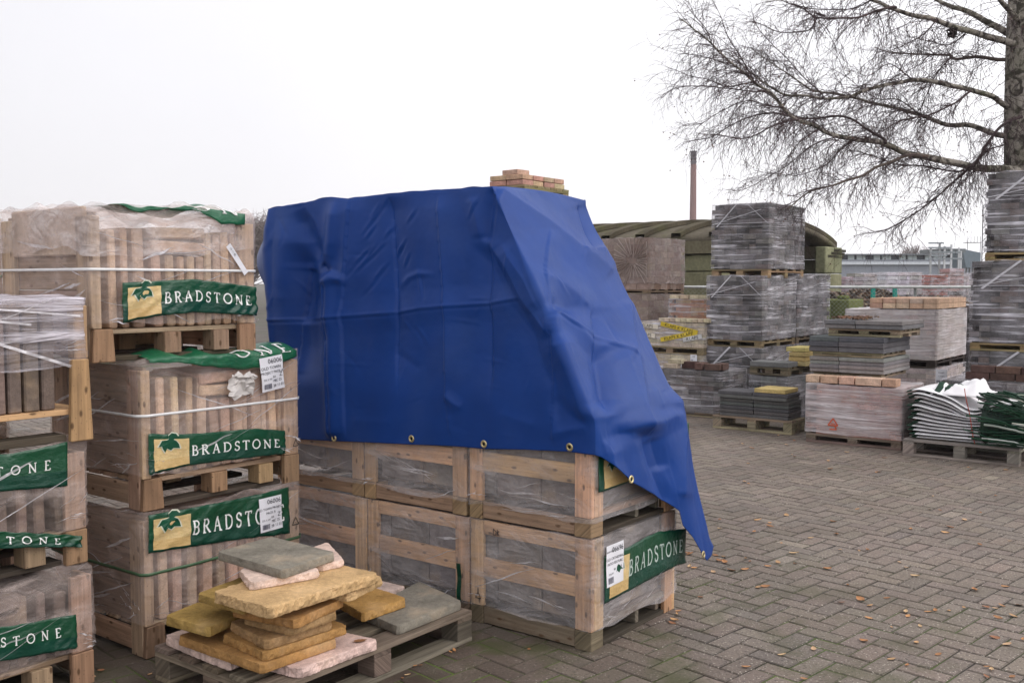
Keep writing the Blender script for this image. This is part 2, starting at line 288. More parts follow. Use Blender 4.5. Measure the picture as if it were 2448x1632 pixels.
# --- seriffed capitals drawn as strokes: (points, half width)
TH, TN = .075, .045
def arc(cx, cy, rx, ry, a0, a1, n=12): return [(cx + rx * cos(radians(a0 + (a1 - a0) * i / n)), cy + ry * sin(radians(a0 + (a1 - a0) * i / n))) for i in range(n + 1)]
GL = {
 'B': (.62, [([(.12, 0), (.12, 1)], TH), ([(0, .97), (.3, .97)], TN), ([(0, .03), (.3, .03)], TN), (arc(.28, .76, .2, .21, 90, -90), TN + .01), ([(.12, .54), (.3, .54)], TN), (arc(.3, .28, .26, .26, 90, -90), TH - .01)]),
 'R': (.68, [([(.12, 0), (.12, 1)], TH), ([(0, .97), (.3, .97)], TN), ([(0, .03), (.25, .03)], TN), (arc(.28, .74, .24, .23, 90, -90), TN + .015), ([(.12, .5), (.3, .5)], TN), ([(.3, .5), (.62, 0)], TH), ([(.55, .03), (.72, .03)], TN)]),
 'A': (.78, [([(.36, 1.02), (.08, 0)], TN), ([(.36, 1.02), (.66, 0)], TH), ([(.19, .36), (.54, .36)], TN), ([(0, .03), (.2, .03)], TN), ([(.54, .03), (.78, .03)], TN)]),
 'D': (.78, [([(.12, 0), (.12, 1)], TH), ([(0, .97), (.3, .97)], TN), ([(0, .03), (.3, .03)], TN), (arc(.28, .5, .42, .47, 90, -90, 18), TH - .015)]),
 'S': (.52, [(arc(.26, .74, .2, .23, 20, 230, 14) + arc(.24, .26, .22, .23, 60, -160, 14), TN + .02), ([(.45, .74), (.46, .94)], TN), ([(.03, .06), (.03, .28)], TN)]),
 'T': (.68, [([(.33, 0), (.33, 1)], TH), ([(0, .96), (.66, .96)], TN), ([(.03, .8), (.0, .98)], TN), ([(.63, .8), (.66, .98)], TN), ([(.22, .03), (.44, .03)], TN)]),
 'O': (.90, [(arc(.44, .5, .40, .48, 0, 360, 30), TN + .022)]),
 'N': (.84, [([(.13, 0), (.13, 1)], TN), ([(.1, 1), (.68, 0)], TH), ([(.68, -.02), (.68, 1)], TN), ([(0, .97), (.16, .97)], TN), ([(.03, .03), (.24, .03)], TN), ([(.57, .97), (.8, .97)], TN)]),
 'E': (.58, [([(.12, 0), (.12, 1)], TH), ([(0, .97), (.5, .97)], TN), ([(0, .03), (.53, .03)], TN), ([(.12, .52), (.4, .52)], TN), ([(.5, .97), (.5, .8)], TN), ([(.53, .03), (.54, .22)], TN)]),
}
def serif_word(word, track=.34):
    x = 0; out = []
    for ch in word:
        wd, st = GL[ch]; out += [([(px + x, py) for px, py in pts], hw) for pts, hw in st]; x += wd + track
    return out, x - track
def stroke_mesh(mb, strokes, mapf, col, lift=.0):
    """mapf(x,y,lift)->point; each stroke laid a hair above the one before"""
    for k, (pts, hw) in enumerate(strokes):
        fine = []
        for (x0, y0), (x1, y1) in zip(pts, pts[1:]):
            n = max(1, int(hypot(x1 - x0, y1 - y0) / .12))
            fine += [(x0 + (x1 - x0) * i / n, y0 + (y1 - y0) * i / n) for i in range(n)]
        fine.append(pts[-1]); a, b = [], []
        for i, (x, y) in enumerate(fine):
            x0, y0 = fine[max(i - 1, 0)]; x1, y1 = fine[min(i + 1, len(fine) - 1)]; L = hypot(x1 - x0, y1 - y0) or 1; nx, ny = -(y1 - y0) / L * hw, (x1 - x0) / L * hw
            l = lift + .00012 * (k % 5); a.append(mapf(x + nx, y + ny, l)); b.append(mapf(x - nx, y - ny, l))
        mb.grid([b, a], col)
LEAF = [(.30, 0), (.40, .20), (.56, .08), (.68, .20), (.98, .16), (.92, .40), (.80, .58), (.66, .66), (.70, .80), (.88, .84), (.78, .97), (.58, 1.0), (.44, .86), (.46, .68), (.36, .64), (.16, .62), (.0, .30), (.14, .34), (.20, .18)]

# ================================================================== film-wrapped crates
def ring_pts(lx, ly, d, seg, r=.012):
    """points round a rectangle 0..lx, 0..ly grown by d, with outward normals; starts at near corner along x"""
    out = []
    for (x0, y0, dx, dy, L, nx, ny) in ((0, 0, 1, 0, lx, 0, -1), (lx, 0, 0, 1, ly, 1, 0), (lx, ly, -1, 0, lx, 0, 1), (0, ly, 0, -1, ly, -1, 0)):
        n = max(3, int(L / seg))
        for i in range(n + 1):
            t = r + (L - 2 * r) * i / n; out.append((x0 + dx * t + nx * d, y0 + dy * t + ny * d, nx, ny))
    return out
class Film:
    def __init__(s, lx, ly, z0, z1, d=.006, amp=.010, seed=1, dip=.03, freq=5.0, pinch=0.0, topamp=.02):
        s.lx, s.ly, s.z0, s.z1, s.d, s.amp, s.seed, s.dip, s.freq, s.pinch, s.topamp = lx, ly, z0, z1, d, amp, seed, dip, freq, pinch, topamp
    def off(s, x, y, z):
        f = s.freq; a = nz((x, y, z * .8), f, s.seed) + .45 * nz((x, y, z), f * 2.6, s.seed + 3)
        # diagonal tension ridges gathered at the bottom corners
        q = min(abs(x), abs(x - s.lx)) + min(abs(y), abs(y - s.ly)); c = max(0, 1 - q / .22) * max(0, 1 - (z - s.z0) / .22)
        rg = sin((z + q * .8) * 150 + 6 * nz((x, y, z), 8, s.seed)) * .006 * c
        return s.d + s.amp * (a + .7) * .8 + rg
    def bot(s, x, y):
        return s.z0 + s.dip * (nz((x, y, 0), 3.2, s.seed) * .9 + .4 * nz((x, y, 0), 9, s.seed + 1))
    def P(s, face, u, z, lift=0.0):
        """point on the film: face 'y' (the -y side, u along x), face 'x' (the -x side, u along y)"""
        if face == 'y': return (u, -(s.off(u, 0, z) + lift), z)
        return (-(s.off(0, u, z) + lift), u, z)
    def build(s, mat, parent, name='plastic_film', seg=.028, rows=18, top=True):
        mb = MB(); pr = ring_pts(s.lx, s.ly, 0, seg); pts = []
        for k in range(rows + 1):
            row = []
            for (x, y, nx, ny) in pr:
                zb = s.bot(x, y); zt = s.z1 + s.topamp * .5 * nz((x, y, 5), 6, s.seed); z = zb + (zt - zb) * k / rows; o = s.off(x, y, z)
                row.append((x + nx * o, y + ny * o, z))
            pts.append(row)
        mb.grid(pts, (1, 1, 1), closed=True)
        if top:
            n = len(pr); last = pts[-1]; cx, cy = s.lx / 2, s.ly / 2
            rows2 = [last]
            for q in (.96, .85, .6, .3, .05):
                rows2.append([(cx + (x - cx) * q, cy + (y - cy) * q, s.z1 + s.topamp * (nz((cx + (x - cx) * q, cy + (y - cy) * q, 1), 7, s.seed) - .1)) for (x, y, z) in last])
            mb.grid(rows2, (1, 1, 1), closed=True)
        return mb.build(name, M[mat], parent, smooth=True)
GREEN = (.004, .060, .026); GREEN2 = (.003, .040, .035); CREAM = (.62, .46, .22); WHITE = (.75, .76, .74)
def band(fm, parent, face, u0, u1, lo, hi, ns=60, nt=14, emblem=(.02, .26), text=('BRADSTONE', .285, .955), th=(.36, .66), lift=.004, textcol=WHITE, crease=0, name='label_band', track=.34):
    """printed green band that follows the film; lo/hi: lists of z along the band"""
    def lerp(L, s):
        x = s * (len(L) - 1); i = min(int(x), len(L) - 2); f = x - i; f = f * f * (3 - 2 * f); return L[i] * (1 - f) + L[i + 1] * f
    def S(s, t, l=0.0):
        u = u0 + (u1 - u0) * s; z0, z1 = lerp(lo, s), lerp(hi, s)
        cz = crease * (.011 * abs(nz((s * 4.2 - t * 1.5, t * .35, 0), 2.2, fm.seed)) + .004 * nz((s * 9 - t * 3, t, 1), 2.0, fm.seed)) if crease else 0
        return fm.P(face, u, z0 + (z1 - z0) * t, lift + l + cz)
    mb = MB(); mb.grid([[S(i / ns, j / nt) for i in range(ns + 1)] for j in range(nt + 1)],
                       lambda j, i: GREEN if j > nt * .35 else tuple(GREEN[k] * .5 + GREEN2[k] * .5 for k in range(3)))
    b = mb.build(name, M['print'], parent, smooth=True); so = b.modifiers.new('t', 'SOLIDIFY'); so.thickness = .0008; so.offset = -1
    W_ = abs(u1 - u0); Hm = sum(h - l for h, l in zip(hi, lo)) / len(lo)
    if emblem:
        e = MB(); e0, e1 = emblem
        e.grid([[S(e0 + (e1 - e0) * i / 14, .06 + .80 * j / 10, .0015) for i in range(15)] for j in range(11)], lambda j, i: vary(CREAM, R0, .06) if j > 2 else (.58, .40, .17))
        e.build('emblem_panel', M['print'], b, smooth=True)
        e = MB(); 
        def leafpts(g, lf): 
            c = (.47, .5); return [S(e0 + (e1 - e0) * (.12 + .62 * (c[0] + (x - c[0]) * g)), .50 + .52 * (c[1] + (y - c[1]) * g), lf) for x, y in LEAF]
        def fan(pts, lf, col): 
            ctr = S(e0 + (e1 - e0) * (.12 + .62 * .47), .5 + .52 * .5, lf)
            for i in range(len(pts)): e.poly([ctr, pts[i], pts[(i + 1) % len(pts)]], col)
        fan(leafpts(1.14, .0030), .0030, (.6, .62, .5)); fan(leafpts(1.0, .0042), .0042, (.004, .07, .035)); e.build('leaf_emblem', M['ink'], b)
    if text:
        st, wd = serif_word(text[0], track); l = MB()
        mapf = lambda x, y, lf: S(text[1] + (text[2] - text[1]) * x / wd, th[0] + (th[1] - th[0]) * y, .0015 + lf)
        sk = [(p, h) for p, h in st]; stroke_mesh(l, sk, mapf, textcol); l.build('lettering', M['ink'], b)
    return b
def paper(parent, P, name, w, h, lines, col=(.72, .72, .76), tilt=0.0, lift=.0, barcode=True):
    """white paper sheet; P(u,v,lift)->point with u in 0..w, v in 0..h; lines: (text, size, u, v)"""
    c, s_ = cos(tilt), sin(tilt)
    Q = lambda u, v, l=0: P(u * c - v * s_, u * s_ + v * c, lift + l + .002 * sin(u * 40) * sin(v * 30))
    mb = MB(); mb.grid([[Q(w * i / 10, h * j / 10) for i in range(11)] for j in range(11)], col); o = mb.build(name, M['paint'], parent, smooth=True)
    k = MB()
    for txt, size, u, v in lines:
        for pl in textpolys(txt, size): k.poly([Q(u + x, v + y, .0018) for x, y in pl], (.02, .02, .03))
    if barcode:
        x = w * .09
        while x < w * .40: 
            bw = R0.choice((.0012, .0022, .003)); k.poly([Q(x, h * .07, .0018), Q(x + bw, h * .07, .0018), Q(x + bw, h * .22, .0018), Q(x, h * .22, .0018)], (.12, .12, .16)); x += bw + .0014
    k.build('print', M['ink'], o); return o
def tri_mark(parent, P, s, name='stamp'):
    mb = MB(); st = [([(0, 0), (1, 0)], .06), ([(1, 0), (.5, .95)], .06), ([(.5, .95), (0, 0)], .06)]
    stroke_mesh(mb, st, lambda x, y, l: P((x - .5) * s, (y - .4) * s, l), (.015, .015, .015)); return mb.build(name, M['ink'], parent)
def box_part(name, lo, hi, col, parent, mat='wood', bevel=.003, rot=None, r=R0):
    m = MB(); m.box(lo, hi, vary(col, r, .12), rot=rot, r=r); return m.build(name, M[mat], parent, bevel=bevel)
def painted_glints(fm, t, r, n=9, faces=('y', 'x'), nw=10):
    """pale strips laid on the film: glints of its folds put in as whitish colour"""
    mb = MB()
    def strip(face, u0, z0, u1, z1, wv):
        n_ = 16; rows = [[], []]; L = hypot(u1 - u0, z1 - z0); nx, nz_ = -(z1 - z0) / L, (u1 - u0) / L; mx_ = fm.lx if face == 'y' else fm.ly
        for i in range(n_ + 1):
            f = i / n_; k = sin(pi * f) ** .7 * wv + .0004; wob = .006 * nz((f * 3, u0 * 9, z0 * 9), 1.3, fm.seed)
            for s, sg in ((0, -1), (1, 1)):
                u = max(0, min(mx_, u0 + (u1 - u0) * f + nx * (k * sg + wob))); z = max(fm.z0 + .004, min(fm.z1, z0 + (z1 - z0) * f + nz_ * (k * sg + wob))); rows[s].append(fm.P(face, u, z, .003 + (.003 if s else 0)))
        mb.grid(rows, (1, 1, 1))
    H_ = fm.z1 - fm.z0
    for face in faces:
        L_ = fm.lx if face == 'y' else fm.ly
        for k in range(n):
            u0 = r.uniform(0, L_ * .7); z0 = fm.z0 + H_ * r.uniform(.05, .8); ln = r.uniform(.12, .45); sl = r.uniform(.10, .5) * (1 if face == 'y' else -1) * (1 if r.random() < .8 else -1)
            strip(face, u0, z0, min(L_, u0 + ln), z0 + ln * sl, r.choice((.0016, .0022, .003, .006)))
        for k in range(nw):                                              # pale glint strips for gathered wrinkles along the bottom edge and corners
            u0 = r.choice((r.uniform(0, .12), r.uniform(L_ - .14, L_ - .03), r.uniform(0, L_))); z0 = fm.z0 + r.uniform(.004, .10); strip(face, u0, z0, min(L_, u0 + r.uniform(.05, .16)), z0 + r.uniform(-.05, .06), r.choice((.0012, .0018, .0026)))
    mb.build('painted_glint', M['glint'], t, smooth=True)
def crate_old_town(label, org, z, lx=.87, ly=.76, h=.66, seed=1, group=None, tone=(.42, .29, .195), stone=(.56, .385, .27), yaw=YAW, endfilm=True, topamp=.05, endcol=(.33, .245, .185), gap=.45, hood=False):
    """tall crate: vertical paving slabs show on the right (-y) side, boarded end on the left (-x) side"""
    r = random.Random(seed); t = thing('timber_crate', label, 'crate', (org[0], org[1], z), yaw, group); pw = .088
    for x, y in ((0, 0), (lx - pw, 0), (0, ly - .028), (lx - pw, ly - .028)):
        nw = .045 if x == 0 else pw; box_part('corner_post', (x, y, .142), (x + nw, y + .026, h - .05), vary(tone, r), t, r=r)
        m = MB(); m.box((x - .002, y - .003, 0), (x + .104 if x == 0 else x + pw + .003, y + .028, .14), vary((.30, .19, .11), r, .2), taper=.18 if x == 0 else 0, r=r); m.build('foot', M['wood'], t, bevel=.004)
    for y in (.026, ly - .026 - pw):                                   # inner half of each post
        for x in (0, lx - .026): box_part('side_post', (x, y, .001), (x + .024, y + pw, h - .05), vary(tone, r), t, r=r)
    yb0, yb1 = .03 + pw, ly - .03 - pw
    box_part('skid_board', (.004, yb0, .022), (.028, yb1, .115), vary(tone, r), t, r=r); box_part('skid_board', (lx - .028, yb0, .022), (lx - .004, yb1, .115), vary(tone, r), t, r=r)
    zz = .14; 
    while zz < h - .17:                                                # end boards seen through the film
        hb = .16; box_part('end_board', (.025, .02, zz), (.042, ly - .02, zz + hb), vary(endcol, r, .10), t, r=r); zz += hb + r.uniform(.002, .006)
    d = MB()
    for i in range(6): y = .03 + (ly - .15) * i / 5; d.box((.03, y, .117), (lx - .03, y + .095, .137), vary(tone, r, .2), r=r)
    d.build('deck', M['wood'], t, bevel=.002)
    for x in (lx * .42, lx * .73):
        for y in (.012, ly * .5, ly - .11): box_part('block', (x, y, .0225), (x + .085, y + .09, .1165), vary(PINE2, r, .2), t, r=r)
    for y in (.03, ly * .5 - .05, ly - .13): box_part('bottom_board', (pw + .004, y, 0.001), (lx - pw - .004, y + .1, .0215), vary(DARKW, r, .2), t, 'oldwood', r=r)
    # upright slabs
    x = pw + .012; i = 0
    while x < lx - .05:
        wd = r.uniform(.038, .062); low = (.38 < x / lx < .68); top = h - .085 - r.uniform(0, .02) - (.11 if low else 0); tilt = Matrix.Rotation(r.uniform(-.05, .02), 4, 'Y')
        m = MB(); m.box((x, .028 + r.uniform(0, .028), .14), (x + wd - .008, .50, top), vary(stone, r, .2), rot=tilt, r=r); m.build('stone_slab', M['stone'], t, bevel=.007); x += wd + (r.uniform(.014, .034) if x < lx * gap else r.uniform(0, .006)); i += 1
    for k in range(2):
        m = MB(); zz = h - .195 + k * .062; m.box((lx * .37, .03, zz), (lx * .70, .42, zz + .05), vary(stone, r, .15), rot=Matrix.Rotation(.05 * (1 - k) - .02, 4, 'Y'), r=r); m.build('stone_slab', M['stone'], t, bevel=.007)
    for zz in (.15,): 
        m = MB()
    fm = Film(lx, ly, .155, h - .012, d=.008, amp=.011, seed=seed, dip=.03, topamp=topamp)
    hd = Film(lx, ly, h - .19, h - .004, d=.010, amp=.012, seed=seed + 5, dip=.05, freq=4.0, topamp=topamp * .55)
    m = MB(); m.box((pw, .16, .14), (lx - pw, .18, h - .2), tuple(c * .42 for c in stone), r=r); m.build('gap_shade', M['stone'], t)  # dark backing sheet: shade in the gaps between slabs put into its colour
    if endfilm: fm.build('film', t)
    if hood: hd.build('hood', t, 'film_hood', rows=12)
    painted_glints(fm, t, r)
    return t, fm
def strap(fm, parent, zf, w=.012, col=(.72, .72, .72), name='strap', lift=.004):
    mb = MB(); rows = [[], []]
    for (x, y, nx, ny) in ring_pts(fm.lx, fm.ly, 0, .03):
        for k in (0, 1):
            z = zf(x, y) + (w if k else 0); o = fm.off(x, y, z) + lift + .003; rows[k].append((x + nx * o, y + ny * o, z))
    mb.grid(rows, col, closed=True); o = mb.build(name, M['ink'], parent, smooth=True); s = o.modifiers.new('t', 'SOLIDIFY'); s.thickness = .001; return o
def fold_band(fm, parent, u0, u1, prof, name='label_band', letters='', col=(.012, .11, .05)):
    """green printed film folded over the top front edge; prof: list of (drop below top, rise above top) along u"""
    n = 40; rows = []
    def lerp(L, s):
        x = s * (len(L) - 1); i = min(int(x), len(L) - 2); f = x - i; return tuple(L[i][k] * (1 - f) + L[i + 1][k] * f for k in (0, 1))
    pts = [[] for _ in range(9)]
    for i in range(n + 1):
        s = i / n; u = u0 + (u1 - u0) * s; dn, up = lerp(prof, s); zt = fm.z1 + .01 + .012 * nz((u, 0, 0), 14, fm.seed)
        for j in range(9):
            q = j / 8
            if q <= .5: z = zt - dn * (1 - q * 2); o = fm.off(u, 0, z) + .005; pts[j].append((u, -o - .010, z))
            else: e = (q - .5) * 2; pts[j].append((u, -fm.off(u, 0, zt) * (1 - e) - .005 + e * .16, zt + up * sin(e * 2.2) + .006 * nz((u, e, 0), 16, fm.seed)))
    mb = MB(); mb.grid(pts, lambda j, i: vary(col, R0, .1)); b = mb.build(name, M['print'], parent, smooth=True); s = b.modifiers.new('t', 'SOLIDIFY'); s.thickness = .001
    if letters:
        l = MB(); st, wd = serif_word(letters, .5)
        def mapf(x, y, lf):
            s_ = .55 + .4 * x / wd; i = min(int(s_ * n), n - 1); f = s_ * n - i; jq = 3.2 + y * 2.4; j = min(int(jq), 7); g = jq - j
            a = Vector(pts[j][i]).lerp(Vector(pts[j][i + 1]), f); c = Vector(pts[j + 1][i]).lerp(Vector(pts[j + 1][i + 1]), f); p = a.lerp(c, g); return (p.x, p.y - .004 - lf, p.z + .003 + lf)
        stroke_mesh(l, st, mapf, WHITE); l.build('lettering', M['ink'], b)
    return b
# ================================================================== FOREGROUND LEFT: crates stacked three high
def ab(a, b): return AV * a + BV * b
def facept(org, z0, face, px, py):
    o = Vector((org[0], org[1], z0)); n = AV if face == 'y' else BV; p = on_plane(px, py, n, o) - o
    return p.dot(BV if face == 'y' else AV), p.z
def pxband(fm, t, org, z0, face, lo, hi, **kw):
    L = [facept(org, z0, face, *p) for p in lo]; Hh = [facept(org, z0, face, *p) for p in hi]
    def at(C, u):
        for (a, za), (b, zb) in zip(C, C[1:]):
            if u <= b or (b, zb) == C[-1]: f = (u - a) / (b - a); return za + (zb - za) * max(-.2, min(1.2, f))
    if 'textpx' in kw:
        wd_, pa_, pb_ = kw.pop('textpx'); L_ = sorted(L); f_ = lambda px: (facept(org, z0, face, px, lo[0][1])[0] - L_[0][0]) / (L_[-1][0] - L_[0][0]); kw['text'] = (wd_, f_(pa_), f_(pb_))
    L.sort(); Hh.sort(); u0, u1 = L[0][0], L[-1][0]; us = [u0 + (u1 - u0) * i / 8 for i in range(9)]
    return band(fm, t, face, u0, u1, [at(L, u) for u in us], [at(Hh, u) for u in us], **kw)
GRP = 'film-wrapped crates in the left stacks'
C0 = ab(3.903, 2.449)
z2 = .655; z1 = 1.315
b1 = span(AV * 3.925, BV, 240); C1 = ab(3.925, b1); C2 = ab(3.895, 2.445)
def sticker_old(fm, t, u, z, tilt, code='06006', hand=True, long=False):
    w_, h_ = .135, .165
    P = lambda a, b, l: fm.P('y', u + a, z + b, (.013 if long else .021) + l)
    ls = [(code, .033, .088, .132), ('OLD TOWN' if not long else 'OLD TOWN PROJECT', .021 if not long else .0165, .062, .104), ('PROJECT PACK A' if not long else 'PACK A', .0175, .066, .083), ('EA', .016, .075, .060), ('225 X 347', .012, .035, .053), ('MJC 25', .018, .094, .040), ('28 11 01', .019, .098, .016), ('Z', .03, .118, .062)]
    return paper(t, P, 'delivery_label', w_, h_, ls, tilt=tilt)
# bottom crate
t, fm = crate_old_town('lowest crate of the tall left stack, green band slanting beneath its white label', C0, 0, h=.66, seed=11, group=GRP)
pxband(fm, t, C0, 0, 'y', [(350, 1321), (438, 1307), (551, 1289), (686, 1272)], [(357, 1228), (459, 1210), (582, 1187), (695, 1160)], crease=1.0, emblem=(.03, .27), th=(.30, .66))
sticker_old(fm, t, facept(C0, 0, 'y', 614, 1272)[0], facept(C0, 0, 'y', 614, 1272)[1], .03, '06006', long=True)
strap(fm, t, lambda x, y: .37 + .0 * x, .014, (.06, .12, .06))
tri_mark(t, lambda a, b, l: (fm.lx - .04 + a, -(fm.off(fm.lx - .04, 0, .46) + .006 + l), .46 + b), .04)
# middle crate
t, fm = crate_old_town('middle crate of the tall left stack, torn white paper beside its white label', C2, z2, h=.665, seed=23, topamp=.07, group=GRP)
pxband(fm, t, C2, z2, 'y', [(352, 1134), (441, 1112), (551, 1097), (676, 1083)], [(355, 1036), (459, 1036), (597, 1023), (676, 1028)], emblem=(.035, .27), th=(.30, .62), text=('BRADSTONE', .29, .95))
u, z = facept(C2, z2, 'y', 617, 935); sticker_old(fm, t, u, z - .005, .12)
strap(fm, t, lambda x, y: .415)
fold_band(fm, t, facept(C2, z2, 'y', 348, 860)[0], facept(C2, z2, 'y', 700, 860)[0], [(.01, .02), (.02, .04), (.03, .0), (.05, .03), (.065, -.01), (.07, .02), (.075, .02), (.06, .035), (.03, .04)], letters='ONE')
tri_mark(t, lambda a, b, l: (fm.lx - .035 + a, -(fm.off(fm.lx - .04, 0, .20) + .006 + l), .20 + b), .035)
def torn_paper(t, fm, u, z):
    mb = MB(); r = random.Random(4); rows = []
    for j in range(9):
        row = []
        for i in range(9):
            x, y = (i / 8 - .5) * .15, (j / 8 - .5) * .11; x += .03 * nz((i, j, 0), .6, 2); y += .03 * nz((i, j, 3), .6, 5)
            o = fm.off(u + x, 0, z + y) + .010 + .045 * abs(nz((i, j, 7), .55, 9)); row.append((u + x, -o, z + y))
        rows.append(row)
    mb.grid(rows, (.55, .52, .50)); o = mb.build('torn_paper', M['paint'], t); s = o.modifiers.new('t', 'SOLIDIFY'); s.thickness = .001
u, z = facept(C2, z2, 'y', 570, 918); torn_paper(t, fm, u, z)
# top crate
t, fm = crate_old_town('topmost crate of the tall left stack with a tilted paper slip', C1, z1, h=.665, lx=.835, seed=37, topamp=.10, hood=True, group=GRP)
pxband(fm, t, C1, z1, 'y', [(288, 772), (367, 755), (459, 746), (609, 754)], [(280, 676), (459, 667), (600, 685)], crease=.8, emblem=(.035, .26), th=(.34, .66), text=('BRADSTONE', .285, .95))
strap(fm, t, lambda x, y: .385)
ua = facept(C1, z1, 'y', 270, 490)[0]; ub = facept(C1, z1, 'y', 575, 500)[0]
fold_band(fm, t, ua, ub, [(.0, .0), (.02, -.01), (.02, -.02), (.015, -.02), (.0, -.03), (-.02, -.03), (-.01, .01), (.03, .03), (.06, .035), (.05, .03), (.05, .02)], letters='ON')
u, z = facept(C1, z1, 'y', 588, 650)
P = lambda a, b, l: fm.P('y', u + a, z + b, .008 + l)
paper(t, P, 'paper_slip', .17, .028, [('28 11 01', .014, .13, .008)], tilt=-.0 + 2.35 - pi / 2 - pi / 2 * 0 + 1.57 - 0.1, barcode=False)
# slab leaning at the open end of the top crate
m = MB(); m.box((-.0, .05, .45), (.02, .66, .655), (.44, .34, .26), r=R0); m.build('end_board', M['stone'], t, bevel=.006)
# second, further crate to the left at the same height
bq = span(AV * 4.85, BV, 30) - .87
t, fm = crate_old_town('film-wrapped crate at the left edge, high behind the slab pack', ab(4.85, bq), z1, h=.66, seed=41, topamp=.09, hood=True, group=GRP)
strap(fm, t, lambda x, y: .36, .012, (.07, .14, .08))
for i, zz in enumerate((.0, .655)):
    t, fm = crate_old_town(('lower' if i == 0 else 'middle') + ' hidden crate of the stack behind the far left one', ab(4.85, bq), zz, h=.655, seed=43 + i, group=GRP)

# ---- front-left stack, cut off by the frame
DK = (.135, .098, .082)
RB, RA = 2.174, 3.851; lx = .93
F0 = ab(RA, RB - lx)
t, fm = crate_old_town('bottom crate of the nearest left stack, green band low over dark slabs', F0, 0, lx=lx, ly=.74, h=.507, seed=51, group=GRP, stone=DK, gap=1, endcol=DK, tone=(.31, .21, .14))
pxband(fm, t, F0, 0, 'y', [(-230, 1610), (60, 1567), (178, 1545)], [(-230, 1525), (60, 1487), (178, 1465)], emblem=None, th=(.40, .68), textpx=('ADSTONE', -75, 143), track=.75, lift=.003)
F1 = ab(RA + .01, RB - lx - .01)
t, fm = crate_old_town('middle crate of the nearest left stack with two green bands over dark slabs', F1, .507, lx=lx, ly=.74, h=.507, seed=57, group=GRP, stone=DK, gap=1, endcol=DK, tone=(.31, .21, .14))
pxband(fm, t, F1, .507, 'y', [(-230, 1190), (60, 1168), (158, 1160)], [(-230, 1100), (30, 1082), (152, 1055)], emblem=None, th=(.42, .66), textpx=('DSTONE', -90, 117), track=.75, lift=.003)
pxband(fm, t, F1, .507, 'y', [(-230, 1325), (60, 1306), (190, 1305)], [(-230, 1262), (60, 1271), (190, 1278)], emblem=None, th=(.25, .72), textpx=('DSTONE', -60, 140), track=.7, lift=.003, crease=.6)
# stretch-wrapped pack of slabs on top
F2 = ab(RA, RB - lx + .0); z3 = 1.014
r = random.Random(61); t = thing('slab_pack', 'stretch-wrapped pack of upright slabs on a pale deck, topmost in the nearest left stack', 'slab pack', (F2.x, F2.y, z3))
d = MB(); d.box((0, 0, .108), (lx, .74, .13), vary(PINE, r), r=r); d.build('deck', M['wood'], t, bevel=.002)
box_part('bottom_board', (0, .0, .0), (lx - .09, .1, .03), DARKW, t, 'oldwood'); box_part('bottom_board', (0, .64, .0), (lx - .09, .74, .03), DARKW, t, 'oldwood')
for x in (0, lx * .45): box_part('block', (x, .06, .031), (x + .1, .7, .107), DARKW, t, 'oldwood')
m = MB(); m.box((lx - .085, -.028, .0), (lx + .01, .0, .33), (.42, .26, .13), r=r, taper=.25); m.build('corner_post', M['wood'], t, bevel=.004)
m = MB(); m.box((lx - .05, -.004, .33), (lx + .008, .05, .545), (.40, .26, .15), r=r); m.build('corner_post', M['wood'], t, bevel=.004)
x = .01
while x < lx - .14:
    wd = r.uniform(.062, .074); m = MB(); m.box((x, .012 + r.uniform(0, .012), .131), (x + wd - .012, .46, .54 - r.uniform(0, .03)), vary((.17, .128, .105), r, .15), r=r); m.build('stone_slab', M['stone'], t, bevel=.006); x += wd
fm = Film(lx, .74, .30, .575, d=.006, amp=.012, seed=66, dip=.02, topamp=.03); fm.build('frontstretch', t, 'stretch_film')
mb = MB()
for (x0, za, x1, zb, wv) in ((.30, .50, lx, .27, .012), (.0, .56, .7, .47, .009), (.2, .57, .9, .50, .007)):
    mb.grid([[(x0 + (x1 - x0) * i / 16, -fm.off(x0 + (x1 - x0) * i / 16, 0, za) - .008, za + (zb - za) * i / 16 + q) for i in range(17)] for q in (0, wv)], (.62, .60, .66))
mb.build('film_strand', M['glint'], t, smooth=True); painted_glints(fm, t, r, 14, ('y',))
# broken wood at the lower left corner
for k, (px, py, L, yw, lab) in enumerate(((22, 1590, .30, .9, 'upper broken grey board end lying in the bottom left corner'), (30, 1640, .34, 1.05, 'lower broken grey board end lying in the bottom left corner'))):
    p = on_z(px, py, .05); t = thing('broken_board', lab, 'wood scrap', (p.x - .06, p.y - .05, .0), yw, 'broken boards in the corner')
    m = MB(); m.box((-L, -.04, .0), (.06, .04, .028 + .03 * (1 - k)), vary(DARKW, R0), r=R0); m.build('board', M['oldwood'], t, bevel=.003)

